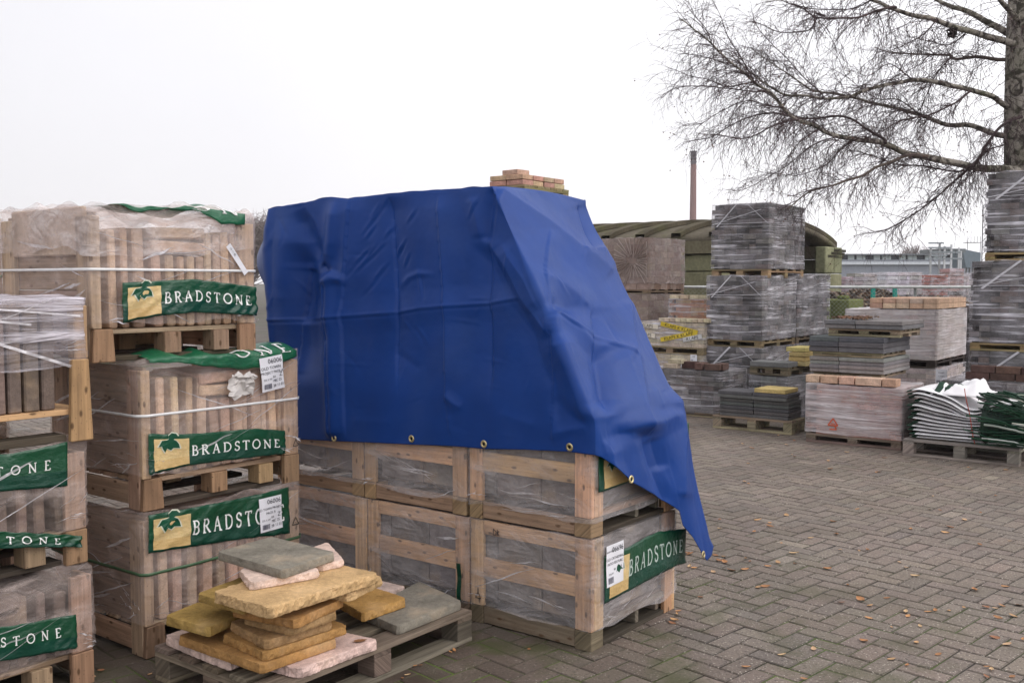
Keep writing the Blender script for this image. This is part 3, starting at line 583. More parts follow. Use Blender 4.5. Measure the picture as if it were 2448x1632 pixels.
# ================================================================== TARP STACK: low crates with a timber frame
TA, TB = 2.394, 3.709; LX, LY, LH = .77, .715, .515
GRT = 'low framed crates under the blue tarpaulin'
def crate_patio(label, a_, b_, z, seed, right=None, dark=(.17, .152, .148)):
    r = random.Random(seed); o = ab(TA + a_, TB + b_); t = thing('framed_crate', label, 'crate', (o.x, o.y, z), YAW, GRT); pw = .09; lx, ly, h = LX, LY - .012, LH - .004
    for y in (0, ly - .078):                                                    # posts on the left (-x) side
        box_part('foot', (-.002, y, .0), (.098, y + (pw if y == 0 else .078), .086), vary((.16, .125, .085) if z < .1 else (.34, .23, .13), r), t, 'oldwood' if z < .1 else 'wood', r=r); box_part('corner_post', (0, y, .088), (.024, y + (pw if y == 0 else .078), h - .004), vary(PINE, r), t, r=r); box_part('corner_post', (lx - .024, y, .0), (lx, y + .08, h - .004), vary(PINE, r), t, r=r)
    box_part('side_post', (.026, 0, .088), (.10, .024, h - .004), vary(PINE, r), t, r=r); box_part('side_post', (lx - .10, 0, .0), (lx - .026, .024, h - .004), vary(PINE, r), t, r=r)
    for nm, za, zb in (('bottom_rail', .006, .085), ('middle_rail', .236, .326), ('top_rail', .440, .508)):
        for x0 in (.003, lx - .024): box_part(nm, (x0, pw + .001, za), (x0 + .02, ly - .080, zb), vary(PINE, r) if nm != 'bottom_rail' else vary((.30, .21, .13) if z > .1 else (.17, .14, .10), r), t, r=r)
    d = MB()
    for i in range(5): y = .03 + (ly - .15) * i / 4; d.box((.06, y, .099), (lx - .03, y + .1, .118), vary((.13, .10, .075), r, .2), r=r)
    d.build('deck', M['wood'], t, bevel=.002)
    box_part('bottom_board', (.105, .003, .001), (lx - .105, .10, .021), vary(DARKW, r), t, 'oldwood'); box_part('bottom_board', (.105, ly - .10, .001), (lx - .105, ly - .003, .021), vary(DARKW, r), t, 'oldwood')
    box_part('front_board', (.102, .004, .085), (lx - .102, .026, .116), vary(PINE2 if z > .1 else GREYW, r), t, r=r)
    for x in (.11, lx * .52, lx - .14): box_part('block', (x, .01 if x > .2 and x < .6 else .03, .0215), (x + .03, .12, .0845), vary(GREYW, r), t, 'oldwood', r=r)
    y = .045; k = 0                                                              # grey slabs standing inside
    while y < ly - .10:
        wd = r.uniform(.24, .3); m = MB(); m.box((.030, y, .12), (lx * .9, min(y + wd, ly - .05) - .006, h - .012), vary(dark, r, .14), r=r); m.build('stone_slab', M['stone'], t, bevel=.006); y += wd
    fm = Film(lx, ly, .092 if z < .1 else .07, h + .002, d=.008, amp=.013, seed=seed, dip=.028, freq=4.0, topamp=.012); fm.build('filmT', t)
    painted_glints(fm, t, r, 2, nw=5)
    # clumped film folds, their glints painted in as whiter strips along a few lines
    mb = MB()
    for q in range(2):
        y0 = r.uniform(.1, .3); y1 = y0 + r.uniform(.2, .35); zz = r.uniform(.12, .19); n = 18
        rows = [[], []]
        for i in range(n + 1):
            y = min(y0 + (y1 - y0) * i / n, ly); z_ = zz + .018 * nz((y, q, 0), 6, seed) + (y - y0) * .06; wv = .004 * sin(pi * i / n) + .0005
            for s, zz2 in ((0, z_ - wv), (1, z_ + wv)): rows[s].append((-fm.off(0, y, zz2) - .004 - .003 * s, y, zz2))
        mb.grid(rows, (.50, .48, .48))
    mb.build('painted_glint', M['glint'], t, smooth=True)
    strap_z = .385
    if right: right(t, fm, o, z)
    return t, fm
def front_low(t, fm, o, z):
    b = pxband(fm, t, o, z, 'y', [(1437, 1441), (1520, 1398), (1600, 1352), (1631, 1343)], [(1427, 1332), (1480, 1312), (1560, 1270), (1625, 1262)], emblem=(.05, .27), text=('BRADSTONE', .27, .95), th=(.34, .70), textcol=(.42, .50, .46))
    u, zz = facept(o, z, 'y', 1440, 1403)
    P = lambda a, c, l: fm.P('y', u + a, zz + c, .009 + l)
    paper(t, P, 'delivery_label', .145, .19, [('06696', .036, .094, .152), ('Bradstone', .014, .032, .156), ('OLD CATHEDRAL', .0175, .072, .118), ('PATIO FEATURE', .0175, .072, .096), ('48', .016, .07, .066), ('2.6', .018, .118, .070), ('230x347', .012, .038, .052)], tilt=.02)
def front_up(t, fm, o, z):
    pxband(fm, t, o, z, 'y', [(1422, 1176), (1500, 1150), (1640, 1085)], [(1420, 1092), (1500, 1065), (1640, 1010)], emblem=(.05, .30), text=None)
for lev, zz in enumerate((0.0, .515)):
    hgt = 'lower' if lev == 0 else 'upper'
    for k in range(3):
        lab = hgt + ' framed crate ' + ('at the near corner under the tarpaulin' + (', with white label and green band' if lev == 0 else ', with pine posts, cream emblem') if k == 0 else 'in the middle below the tarpaulin hem' if k == 1 else 'at the far left, half hidden by the tall stack')
        da = .012 if lev and k else 0
        tt, fm = crate_patio(lab, k * LY + .004 + da, .004 * k - .006 * lev, zz, 70 + 10 * lev + k, (front_low if lev == 0 else front_up) if k == 0 else None)
        if k == 0 and lev == 1: tri_mark(tt, lambda a, b, l, fm=fm: (-(fm.off(0, LY - .06, .40) + .006 + l), LY - .055 - a, .40 + b), .05)
        if k == 0 and lev == 0:
            tri_mark(tt, lambda a, b, l, fm=fm: (-(fm.off(0, LY - .06, .12) + .006 + l), LY - .07 - a, .14 + b), .032)
            mb = MB(); st = [([(0, 0), (0, 1), (.5, .6), (.45, .1), (0, 0)], .07), ([(.7, 1), (.7, 0)], .07), ([(1.0, .8), (.75, .45), (1.05, 0)], .07)]
            stroke_mesh(mb, st, lambda x, y, l: (-(fm.off(0, .52, .46) + .007 + l), .54 - x * .035, .455 + y * .03), (.02, .02, .03)); mb.build('handwriting', M['ink'], tt)
# green strip of film hanging at the joint between the bottom crates
p = facept(ab(TA, TB), 0, 'x', 1108, 1440)
t = thing('film_strip', 'dark green strip of film hanging between the two bottom crates beside the slabs', 'film strip', ab(TA, TB))
mb = MB(); mb.grid([[(-.032 - .004 * sin(j), p[0] - .012 + .026 * i, p[1] + .015 + .19 * j / 8) for i in range(2)] for j in range(9)], (.004, .045, .025)); o = mb.build('strip', M['print'], t); s = o.modifiers.new('t', 'SOLIDIFY'); s.thickness = .001

# ================================================================== LOOSE SLABS on the grey pallet
pa = on_z(1130, 1457, .144); 
pn = pa - BV * 1.16
pallet('slab_pallet', 'weathered grey pallet in front of the crates carrying loose sample slabs', 1.16, .76, (pn.x, pn.y), h=.144, tone=(.175, .140, .105), seed=5, nb=5)
TAN = (.37, .205, .075); OCH = (.33, .22, .07); TAN2 = (.31, .19, .09); PINK = (.58, .44, .39); GREY = (.235, .215, .175); SAND = (.52, .345, .175)
def loose_slab(label, corners, z0, z1, col, seed, rough=.006, group='loose sample slabs on the grey pallet', fourth=True, zoom=True, mottled=None):
    """corners: left, front, right points of the top face in the photo (zoom coordinates of the author's crop)"""
    P = [on_z(360 + x / 2.94, 1200 + y / 2.94, z1) for x, y in corners]
    if len(P) == 3: P = [P[0], P[1], P[2], P[0] + P[2] - P[1]]
    c = sum(P, Vector()) / 4; Q = [p - c for p in P]; n = 26; out = []
    r_ = .014
    for i in range(4):
        a, b = Q[i], Q[(i + 1) % 4]; L = (b - a).length; e = (b - a) / L; nn = max(8, int(L / .008))
        for j in range(nn): t_ = r_ + (L - 2 * r_) * j / (nn - 1); out.append((a + e * t_, Vector((e.y, -e.x, 0))))
    h = z1 - z0; rows = []; cols = []
    for zf, ins, am in ((0, .003, .8), (.08, .0, 1), (.35, -.001, 1.2), (.6, .0, 1.2), (.85, .001, 1.1), (.97, .002, 1.0), (1.0, .0045, .9), (1.0, .020, .3)):
        row = []
        for p, nrm in out:
            q = p - nrm * (-ins if False else ins) + nrm * rough * am * (.7 * nz((p.x, p.y, zf * h), 9, seed) + .7 * nz((p.x, p.y, zf * h), 34, seed) + .55 * nz((p.x, p.y, zf * h), 85, seed)); row.append((q.x, q.y, zf * h + (.0012 * nz((q.x, q.y, 0), 9, seed) if zf > .9 else 0)))
        rows.append(row)
    for sc in (.7, .4, .1):
        rows.append([(x * sc, y * sc, h + .0015 * nz((x * sc, y * sc, 0), 9, seed)) for x, y, z in rows[7]])
    mb = MB(); mb.grid(rows, vary(col, random.Random(seed), .06), closed=True); mb.poly(rows[-1], col); mb.poly(rows[0][::-1], col)
    o = mb.build('stone_slab', M['stone'], None, smooth=False, loc=(c.x, c.y, z0)); 
    return props(o, label, 'stone slab', group, 'thing')
T = .144
loose_slab('pink rough-edged slab lying flat under the left end of the tan pile', [(92, 935), (545, 1118), (830, 1010)], T + .002, T + .042, PINK, 1, .008)
loose_slab('pink slab lying flat at the pallet front with an orange leaf on it', [(790, 1110), (1045, 1172), (1602, 962)], T + .002, T + .042, PINK, 2, .009)
loose_slab('widest lowest tan slab with two long clean edges meeting at the pallet front', [(186, 935), (782, 1142), (1318, 955)], T + .044, T + .082, TAN, 3, .004)
loose_slab('second tan slab from the bottom of the pile, jutting out to the right', [(500, 925), (798, 1058), (1394, 862)], T + .083, T + .119, TAN, 4, .006)
loose_slab('brown tan slab, third from the bottom of the pile', [(552, 838), (812, 975), (1286, 826)], T + .120, T + .158, TAN2, 5, .006)
loose_slab('flat yellow ochre slab sticking out alone on the left of the pile', [(96, 795), (408, 882), (640, 775), (340, 695)], T + .120, T + .160, OCH, 6, .003)
loose_slab('tan slab, fourth from the bottom of the pile, tucked under a wider one', [(640, 800), (985, 885), (1318, 765)], T + .161, T + .193, TAN2, 7, .005)
loose_slab('tan slab with a broken right end just under the large top tan slab', [(560, 740), (1025, 828), (1368, 668)], T + .194, T + .230, TAN, 8, .006)
loose_slab('small tan slab peeping out on the left below the large top tan slab', [(322, 640), (650, 735), (980, 600), (640, 520)], T + .231, T + .264, OCH, 9, .004)
loose_slab('large tan slab with rough broken front edge near the top of the pile', [(430, 625), (835, 742), (1604, 495), (1180, 400)], T + .266, T + .310, SAND, 10, .010)
loose_slab('short pink slab wedged under the left of the grey top slab', [(622, 468), (705, 565), (1190, 478), (1060, 390)], T + .311, T + .343, (.66, .50, .43), 11, .006)
loose_slab('pale pink slab poking out to the right of the grey top slab', [(900, 385), (1190, 440), (1358, 405), (1245, 278)], T + .311, T + .340, (.66, .50, .43), 12, .006)
loose_slab('square grey slab lying on the very top of the pile', [(462, 345), (930, 478), (1302, 348), (850, 238)], T + .344, T + .380, GREY, 13, .003)
loose_slab('grey slab lying alone at the right end of the pallet', [(1480, 765), (1740, 872), (2192, 692), (1890, 552)], T + .002, T + .042, GREY, 14, .003)
loose_slab('thin pink slab behind the grey slab at the right of the pallet', [(1300, 620), (1560, 660), (1800, 590), (1560, 535)], T + .002, T + .042, PINK, 15, .006)
loose_slab('ochre slab lying over the grey slab at the right', [(1290, 668), (1492, 782), (1802, 672), (1560, 590)], T + .044, T + .084, (.40, .23, .075), 16, .006)
loose_slab('tan slab end peeping out below the right tip of the large top slab', [(1180, 620), (1400, 640), (1634, 520), (1440, 470)], T + .225, T + .262, SAND, 17, .008)
# ================================================================== BLUE TARPAULIN  (local x = right-away (b'), y = left-away (a'))
def build_tarp():
    org = ab(TA, TB)
    def loc(p): q = Vector(p) - Vector((org.x, org.y, 0)); return Vector((q.dot(BV), q.dot(AV), q.z))
    def wor(l): return ab(TA + l[1], TB + l[0]) + Vector((0, 0, l[2]))
    D = 1.0408
    def fr(x, y, off=.022):     # display pixel on the plane just in front of the left-facing side
        return loc(on_plane(x * D, y * D, BV, ab(TA, TB - off)))
    def rt(x, y, off=.08):      # ... on the right-facing side
        return loc(on_plane(x * D, y * D, AV, ab(TA - off, TB)))
    tops = [fr(*p) for p in ((628, 478), (660, 471), (700, 465), (760, 452), (800, 456), (870, 447), (940, 440), (1000, 436), (1070, 432), (1130, 428))]
    hems = [fr(*p) for p in ((690, 1008), (780, 1012), (870, 1016), (950, 1020), (1040, 1023), (1120, 1030), (1210, 1031), (1310, 1036), (1398, 1048))]
    tops.sort(key=lambda p: -p[1]); hems.sort(key=lambda p: -p[1])
    def interp(L, y):
        for a, b in zip(L, L[1:]):
            if y >= b[1] or b is L[-1]:
                f = max(-.3, min(1.2, (y - a[1]) / (b[1] - a[1]))); return a[2] + (b[2] - a[2]) * f
    YL, YP = 2.175, tops[-1][1]; ZP = tops[-1][2]
    corner = rt(1356, 976, .0); CN = Vector((-.034, -.034, corner.z + .01)); KB = .81
    topback = Vector((KB, YP, loc(on_plane(1345 * D, 460 * D, AV, ab(TA + YP, TB))).z)); 
    tb = loc(on_plane(1345 * D, 460 * D, AV, ab(TA + YP, TB))); topback = Vector((tb.x, YP, tb.z))
    kcor = rt(1570, 948, .05)
    rhem = [rt(*p) for p in ((1398, 1050), (1425, 1080), (1450, 1107), (1490, 1130), (1530, 1150), (1556, 1172), (1562, 1205), (1580, 1232), (1597, 1266), (1608, 1284), (1622, 1272), (1628, 1252))]
    rhem.sort(key=lambda p: p.x); rh = [(p.x, p.z) for p in rhem]
    def hem_r(x):
        for (a, za), (b, zb) in zip(rh, rh[1:]):
            if x <= b or (b, zb) == rh[-1]: f = max(0, min(1, (x - a) / (b - a + 1e-9))); return za + (zb - za) * f
    xk = rh[-1][0]; NV = 210
    def rail(pts, v, weights=None):
        L = [0]
        for a, b in zip(pts, pts[1:]): L.append(L[-1] + (b - a).length)
        d = v * L[-1]
        for i in range(len(pts) - 1):
            if d <= L[i + 1] or i == len(pts) - 2: return pts[i].lerp(pts[i + 1], (d - L[i]) / (L[i + 1] - L[i] + 1e-9))
    cols = []
    NF = 250
    for i in range(NF):                                                # front, left fold -> peak
        y = YL + (YP - YL) * i / (NF - 1); zt, zh = interp(tops, y), interp(hems, y)
        cols.append([Vector((-.022, y, zt + (zh - zt) * k / NV)) for k in range(NV + 1)])
    peak = cols[-1]; vs = sqrt((YP) ** 2 + (ZP - CN.z) ** 2); vtot = vs + CN.z - hem_r(0)
    cr = [rail([Vector((-.022, YP, ZP)), CN, Vector((-.022, -.02, interp(hems, 0)))], k / NV) for k in range(NV + 1)]
    NC = 80
    for i in range(1, NC + 1):                                         # fan: peak -> corner
        f = i / NC; cols.append([peak[k].lerp(cr[k], f) for k in range(NV + 1)])
        y = cols[-1][-1].y; cols[-1][-1].z = interp(hems, y)
    NR = 140; bk_top, bk_cor = topback, Vector((kcor.x, -.05, kcor.z))
    for i in range(1, NR + 1):                                         # right side: corner -> back corner
        f = i / NR; xt = -.022 + (bk_top.x + .022) * f; xc = -.022 + (bk_cor.x + .022) * f; xh = -.0 + xk * f
        top = Vector((xt, YP, ZP + (bk_top.z - ZP) * f + .015 * sin(pi * f))); cor = Vector((xc, -.036 - .03 * sin(pi * f), CN.z + .02 * sin(pi * f) + (bk_cor.z - CN.z) * f)); hz = hem_r(xh)
        hm = Vector((xh, -.035 - .065 * min(1, f * 2.5) - .02 * sin(f * 9), hz)); cc = [rail([top, cor, hm], k / NV) for k in range(NV + 1)]
        cols.append(cc)
    NB = 60                                                            # back side: back corner -> far left
    for i in range(1, NB + 1):
        f = i / NB; zt = bk_top.z - .02 * f; yt = YP + (YL - YP) * f; yh = (YL) * f - .02 * (1 - f); hz = 1.15 + .05 * sin(f * 20); hz = hz + (rh[-1][1] - hz) * max(0, 1 - f * 5)
        yc = -.02 + (YL + .02) * f; zc = bk_cor.z + (1.75 - bk_cor.z) * min(1, f * 3)
        top = Vector((bk_top.x, yt, zt)); xx = xk + (.86 - xk) * min(1, f * 4)
        cols.append([rail([top, Vector((max(bk_cor.x, .82) + .02, yc, min(zc, zt - .1))), Vector((xx + .02, yh, hz))], k / NV) for k in range(NV + 1)])
    NL = 34                                                            # far left end: back -> front fold
    bl, fl = cols[-1], cols[0]
    for i in range(1, NL):
        f = i / NL; c = []
        for k in range(NV + 1):
            p = bl[k].lerp(fl[k], f); p.y += .34 * sin(pi * f ** 1.7) ** .9 * math.exp(-((k / NV - .24) / .19) ** 2) + .05 * sin(pi * f) ; c.append(p)
        cols.append(c)
    pts = np.array([[tuple(p) for p in c] for c in cols])             # [col][row][3]
    nc, nr = pts.shape[:2]
    # smooth the hard edges a little along both directions
    for _ in range(3):
        q = pts.copy(); q[:, 1:-1] = .25 * pts[:, :-2] + .5 * pts[:, 1:-1] + .25 * pts[:, 2:]; q2 = .25 * np.roll(q, 1, 0) + .5 * q + .25 * np.roll(q, -1, 0); q2[:, 0] = pts[:, 0]; q2[:, -1] = q[:, -1]; pts = q2
    a_, b_ = NF + NC // 2, NF + NC + NR + 8
    for _ in range(120):
        sub_ = pts[a_:b_]; q = sub_.copy(); q[:, 1:-1] = .25 * sub_[:, :-2] + .5 * sub_[:, 1:-1] + .25 * sub_[:, 2:]; pts[a_:b_] = q
    # normals
    du = np.roll(pts, -1, 0) - np.roll(pts, 1, 0); dv = np.gradient(pts, axis=1); nrm = np.cross(du, dv); nrm /= np.linalg.norm(nrm, axis=2, keepdims=True) + 1e-9
    ctr = np.array((.4, 1.0, 1.4)); sgn = np.sign(((pts - ctr) * nrm).sum(2).mean()); nrm *= sgn
    # where each point shows in the photo: the folds below were traced there
    flat = pts.reshape(-1, 3); wpt = np.outer(TA + flat[:, 1], np.array(AV)) + np.outer(TB + flat[:, 0], np.array(BV)); wpt[:, 2] = flat[:, 2]
    q = wpt - np.array(EYE); dep = q @ np.array(FW); zx = ((CX + FP * q[:, 0] / dep) - 580) * 2.1; zy = ((CY - FP * (q @ np.array(UP)) / dep) - 380) * 2.1
    vis = np.zeros((nc, nr), bool); vis[:NF + NC + NR] = True; vis = vis.ravel()
    disp = np.zeros(len(flat))
    def dist(poly):
        best = np.full(len(flat), 1e9); sd = np.zeros(len(flat)); tt = np.zeros(len(flat)); L = 0
        tot = sum(hypot(b[0] - a[0], b[1] - a[1]) for a, b in zip(poly, poly[1:]))
        for (x0, y0), (x1, y1) in zip(poly, poly[1:]):
            dx, dy = x1 - x0, y1 - y0; l2 = dx * dx + dy * dy; t = np.clip(((zx - x0) * dx + (zy - y0) * dy) / l2, 0, 1); d = np.hypot(zx - x0 - t * dx, zy - y0 - t * dy); m = d < best
            best[m] = d[m]; sd[m] = (np.sign((zx - x0) * dy - (zy - y0) * dx))[m]; tt[m] = ((L + t * sqrt(l2)) / tot)[m]; L += sqrt(l2)
        return best, sd, tt
    def V(poly, amp, w, taper=.12):          # sharp ridge (amp>0) or valley
        nonlocal disp
        d, s, t = dist(poly); e = np.clip(np.minimum(t, 1 - t) / max(taper, 1e-3), 0, 1) if taper else 1; disp += amp * np.clip(1 - d / w, 0, 1) ** 1.4 * np.where(vis, 1, 0) * (.25 + .75 * e if taper else 1)
    def G(poly, amp, w, taper=.2):           # soft swelling
        nonlocal disp
        d, s, t = dist(poly); e = np.clip(np.minimum(t, 1 - t) / taper, 0, 1) if taper else 1; disp += amp * np.exp(-(d / w) ** 2) * np.where(vis, 1, 0) * (.2 + .8 * e if taper else 1)
    def S(poly, amp, w, side=1, taper=.15):  # asymmetric step: full height on one side falling away over w, sharp edge
        nonlocal disp
        d, s, t = dist(poly); e = np.clip(np.minimum(t, 1 - t) / max(taper, 1e-3), 0, 1); disp += amp * np.clip(1 - d / w, 0, 1) ** 2 * (s * side > 0) * np.where(vis, 1, 0) * e
    # big folds on the left
    G([(285, 420), (300, 700), (300, 1000), (330, 1380)], -.070, 66, .1); G([(440, 560), (445, 800), (460, 1100), (475, 1420)], .070, 46, .06)
    V([(120, 260), (110, 600), (122, 1000)], .03, 45); G([(200, 300), (200, 800)], .02, 60)
    G([(270, 260), (330, 400), (400, 520)], -.035, 45); G([(470, 210), (450, 420), (410, 540)], .035, 40); V([(400, 530), (440, 572)], -.022, 40); V([(440, 575), (520, 612)], .018, 34)
    G([(350, 620), (400, 760), (430, 1000)], -.02, 38)
    # pack creases: thin grooves with flat, slightly tilted panels between them
    creases = ([(272, 810), (290, 550)], [(275, 815), (262, 1080)], [(438, 600), (440, 800), (470, 1410)], [(545, 195), (520, 610), (510, 780), (535, 1410)], [(735, 192), (755, 480), (770, 770), (765, 980), (800, 1300)],
               [(978, 182), (1000, 480), (1017, 720), (1025, 1180), (1050, 1420)], [(1240, 420), (1240, 690), (1255, 1400)], [(1525, 360), (1500, 590), (1530, 740), (1562, 880), (1560, 1450)],
               [(1765, 740), (1762, 900), (1800, 1130), (1850, 1470)], [(1935, 700), (1985, 1010), (2035, 1390)], [(1690, 230), (1760, 460)])
    for k, ln in enumerate(creases): V(ln, -.0065, 9, .04); S(ln, .011 if k % 2 else -.011, 130, 1 if k % 3 else -1, .06); V(ln, .015 if k % 2 else -.013, 115, .05)
    for ln in ([(120, 808), (275, 806), (440, 795), (640, 780), (770, 770)], [(770, 770), (900, 748), (1020, 738), (1230, 725), (1390, 697)], [(1540, 775), (1760, 885), (1960, 985)], [(1700, 460), (1820, 455)]):
        V(ln, .0055, 9, .02); V([(x, y + 11) for x, y in ln], -.0045, 10, .02); V(ln, .014, 100, .05)
    # small pulled wrinkles
    for ln in ([(720, 200), (660, 290), (600, 375)], [(690, 215), (640, 300)], [(705, 420), (640, 490), (565, 565)], [(665, 430), (600, 520)], [(815, 395), (750, 500)], [(790, 430), (765, 470)], [(640, 440), (570, 520)], [(660, 330), (615, 400)], [(750, 330), (700, 400)],
               [(870, 250), (820, 320)], [(1140, 700), (1245, 705)], [(1560, 600), (1640, 690)], [(1190, 180), (1130, 300)], [(1290, 1380), (1400, 1400)], [(830, 470), (800, 540)], [(720, 520), (660, 600)], [(880, 560), (900, 700)], [(1100, 1370), (1220, 1395)], [(930, 1180), (800, 1230)]):
        V(ln, .006, 12, .4); V([(x + 12, y + 7) for x, y in ln], -.0045, 12, .4)
    V([(780, 640), (830, 595), (880, 575), (955, 578)], .009, 24, .3); V([(1025, 1185), (1110, 1250)], .016, 50); V([(1025, 1185), (1050, 1300)], -.008, 30); V([(560, 1310), (760, 1320)], .010, 60); V([(1060, 1330), (1220, 1400)], -.010, 50); V([(760, 975), (900, 1060)], -.006, 40); V([(1290, 1270), (1480, 1340)], .012, 70)
    # from the peak down the slope: long straight folds
    V([(1262, 150), (1235, 300), (1220, 415)], -.020, 40, .08); V([(1150, 190), (1200, 400)], .012, 60); V([(1222, 415), (1330, 540), (1400, 690), (1500, 820), (1560, 890)], .018, 70, .08); V([(1225, 420), (1330, 620), (1450, 850), (1560, 1150)], -.010, 80, .08)
    V([(1300, 430), (1420, 600), (1500, 760)], .020, 110); V([(1275, 150), (1400, 235), (1520, 318), (1700, 455), (1860, 572)], .026, 100, .04)
    V([(1500, 590), (1620, 640), (1760, 742)], .016, 70); V([(1530, 740), (1765, 745)], -.018, 80); V([(1540, 775), (1660, 830), (1780, 950)], .018, 60); V([(1570, 890), (1640, 1050), (1738, 1340)], .030, 120); V([(1562, 900), (1580, 1150), (1600, 1330)], -.014, 60)
    V([(1565, 1200), (1640, 1280), (1735, 1340)], -.016, 60); V([(1735, 1342), (1580, 1370)], .012, 45); V([(1790, 950), (1820, 1130), (1845, 1360)], -.022, 70); V([(1900, 960), (1960, 1150), (2035, 1385)], .024, 100); V([(1780, 930), (1860, 930), (1960, 985)], .010, 36)
    V([(1850, 1385), (1960, 1370), (2040, 1392)], -.018, 60); V([(2205, 1262), (2100, 1320), (2000, 1330), (1900, 1370)], .022, 80, .15); V([(2205, 1262), (2215, 1400), (2210, 1700)], .02, 60, .05); V([(2060, 1150), (2110, 1250)], .014, 70); V([(2060, 1400), (2110, 1560)], -.024, 70)
    V([(1840, 1400), (1850, 1520), (1900, 1640)], .024, 70); V([(2010, 1400), (2080, 1600), (2140, 1750)], -.018, 50)
    rw = random.Random(31)
    for _ in range(46):                                                # short random pulls
        x0, y0 = rw.uniform(140, 2100), rw.uniform(230, 1380); an = rw.choice((rw.uniform(1.7, 2.4), rw.uniform(.9, 1.3), rw.uniform(-.2, .2))); ln = rw.uniform(60, 190)
        V([(x0, y0), (x0 + ln * cos(an) * .5 + 6, y0 + ln * sin(an) * .5), (x0 + ln * cos(an), y0 + ln * sin(an))], rw.choice((.0035, -.0035, .0045)), rw.uniform(9, 16), .4)
    jj = np.array([.0030 * noise.noise(Vector(p) * 5.0) + .0016 * noise.noise(Vector(p) * 14.0) + .0006 * noise.noise(Vector(p) * 40.0) for p in flat]); disp += jj
    d2 = disp.reshape(nc, nr).copy()
    for _ in range(1): d2[1:-1] = .25 * d2[:-2] + .5 * d2[1:-1] + .25 * d2[2:]; d2[:, 1:-1] = .25 * d2[:, :-2] + .5 * d2[:, 1:-1] + .25 * d2[:, 2:]
    d2 = d2; d2[:, :2] *= .3
    # hem: slight scallops
    P = pts + nrm * d2[:, :, None]
    wz = np.clip((1.32 - P[:, :, 2]) / .25, 0, 1); wz = wz * wz * (3 - 2 * wz); F_ = np.zeros((nc, nr), bool); F_[:NF + NC] = True; R_ = np.zeros((nc, nr), bool); R_[NF + NC - 3:NF + NC + NR + 6] = True
    sm = lambda v: np.where(v < -.06, v, -.06 + .028 * np.tanh((v + .06) / .028))
    P[:, :, 0] += np.where(F_, wz * (sm(P[:, :, 0]) - P[:, :, 0]), 0); P[:, :, 1] += np.where(R_ & (P[:, :, 0] < .80), np.clip((1.12 - P[:, :, 2]) / .06, 0, 1) * (sm(P[:, :, 1]) - P[:, :, 1]), 0)
    mb = MB(); blue = (.005, .041, .212)
    mb.grid([[tuple(p) for p in P[c]] for c in range(nc)] + [[tuple(p) for p in P[0]]], blue)
    # cap over the top: front edge to back edge
    NB0 = NF + NC + NR; capA = [P[i][0] for i in range(NF)]; capB = []
    for i in range(NF):
        f = 1 - i / (NF - 1); k = f * NB; j = min(int(k), NB - 1); a = P[NB0 - 1 + j][0]; b = P[NB0 + j][0]; capB.append(a + (b - a) * (k - j))
    mb.grid([[tuple(capA[i] * (1 - s / 20) + capB[i] * (s / 20) + np.array((0, 0, -.03 * sin(pi * s / 20) + .012 * nz((i * .05, s * .3, 0))))) for i in range(NF)] for s in range(21)], blue)
    m, t, p, o = base_mat('blue_tarpaulin'); c = nd(t, 'ShaderNodeTexCoord').outputs['Object']
    a = nd(t, 'ShaderNodeAttribute', attribute_name='Col').outputs['Color']; v = noise_val(t, c, (4,) * 3, detail=6, tlo=.9, thi=1.1); cc = nd(t, 'ShaderNodeCombineColor', {0: v, 1: v, 2: v}).outputs[0]
    a = mixc(t, 1.0, a, cc, 'MULTIPLY'); ds = noise_val(t, c, (2.2, 2.2, 2.2), detail=7, lo=.50, hi=.8, thi=.16); a = mixc(t, ds, a, (.10, .16, .32, 1)); t.links.new(a, p.inputs['Base Color']); p.inputs['Roughness'].default_value = .40; p.inputs['Specular IOR Level'].default_value = .22
    h1 = noise_val(t, c, (900, 900, 900), detail=2); h2 = noise_val(t, c, (16, 16, 16), detail=5); hh = nd(t, 'ShaderNodeMath', {0: h1, 1: h2}, operation='ADD').outputs[0]
    b = nd(t, 'ShaderNodeBump', {'Height': hh, 'Strength': .10, 'Distance': .006}); t.links.new(b.outputs[0], p.inputs['Normal'])
    tp = thing('tarpaulin', 'large blue tarpaulin with pack creases and brass eyelets draped over the framed crates', 'tarpaulin', (org.x, org.y, 0))
    ob = mb.build('sheet', m, tp, smooth=True)
    me = ob.data; bm = bmesh.new(); bm.from_mesh(me); bmesh.ops.remove_doubles(bm, verts=bm.verts, dist=.0006); bmesh.ops.recalc_face_normals(bm, faces=bm.faces); bm.to_mesh(me); bm.free(); me.polygons.foreach_set('use_smooth', [True] * len(me.polygons))
    s = ob.modifiers.new('t', 'SOLIDIFY'); s.thickness = .0025; s.offset = -1
    # brass eyelets near the hem
    gm = col_mat('brass', .35, .5, bump=0); gm.node_tree.nodes['Principled BSDF'].inputs['Metallic'].default_value = .8 if 'Principled BSDF' in gm.node_tree.nodes else 0
    for (x, y) in ((778, 1005), (951, 1007), (1116, 1017), (1314, 1024), (1448, 1101), (1610, 1276)):
        gx, gy = (x * D - 580) * 2.1, (y * D - 380) * 2.1; best = np.where(vis, np.hypot(zx - gx, zy - gy), 1e9).argmin(); pp = Vector(P.reshape(-1, 3)[best]); nn = Vector(nrm.reshape(-1, 3)[best])
        q_ = nn.to_track_quat('Z', 'Y'); g = MB(); rows = []
        for i in range(25):
            th = 2 * pi * i / 24; rows.append([pp + nn * .003 + q_ @ Vector((cos(th) * (.0135 + .0055 * cos(ph)), sin(th) * (.0135 + .0055 * cos(ph)), .0035 * sin(ph))) for ph in [2 * pi * k / 8 for k in range(8)]])
        g.grid(rows, (.62, .52, .28), closed=True); e = g.build('eyelet', gm, tp, smooth=True)
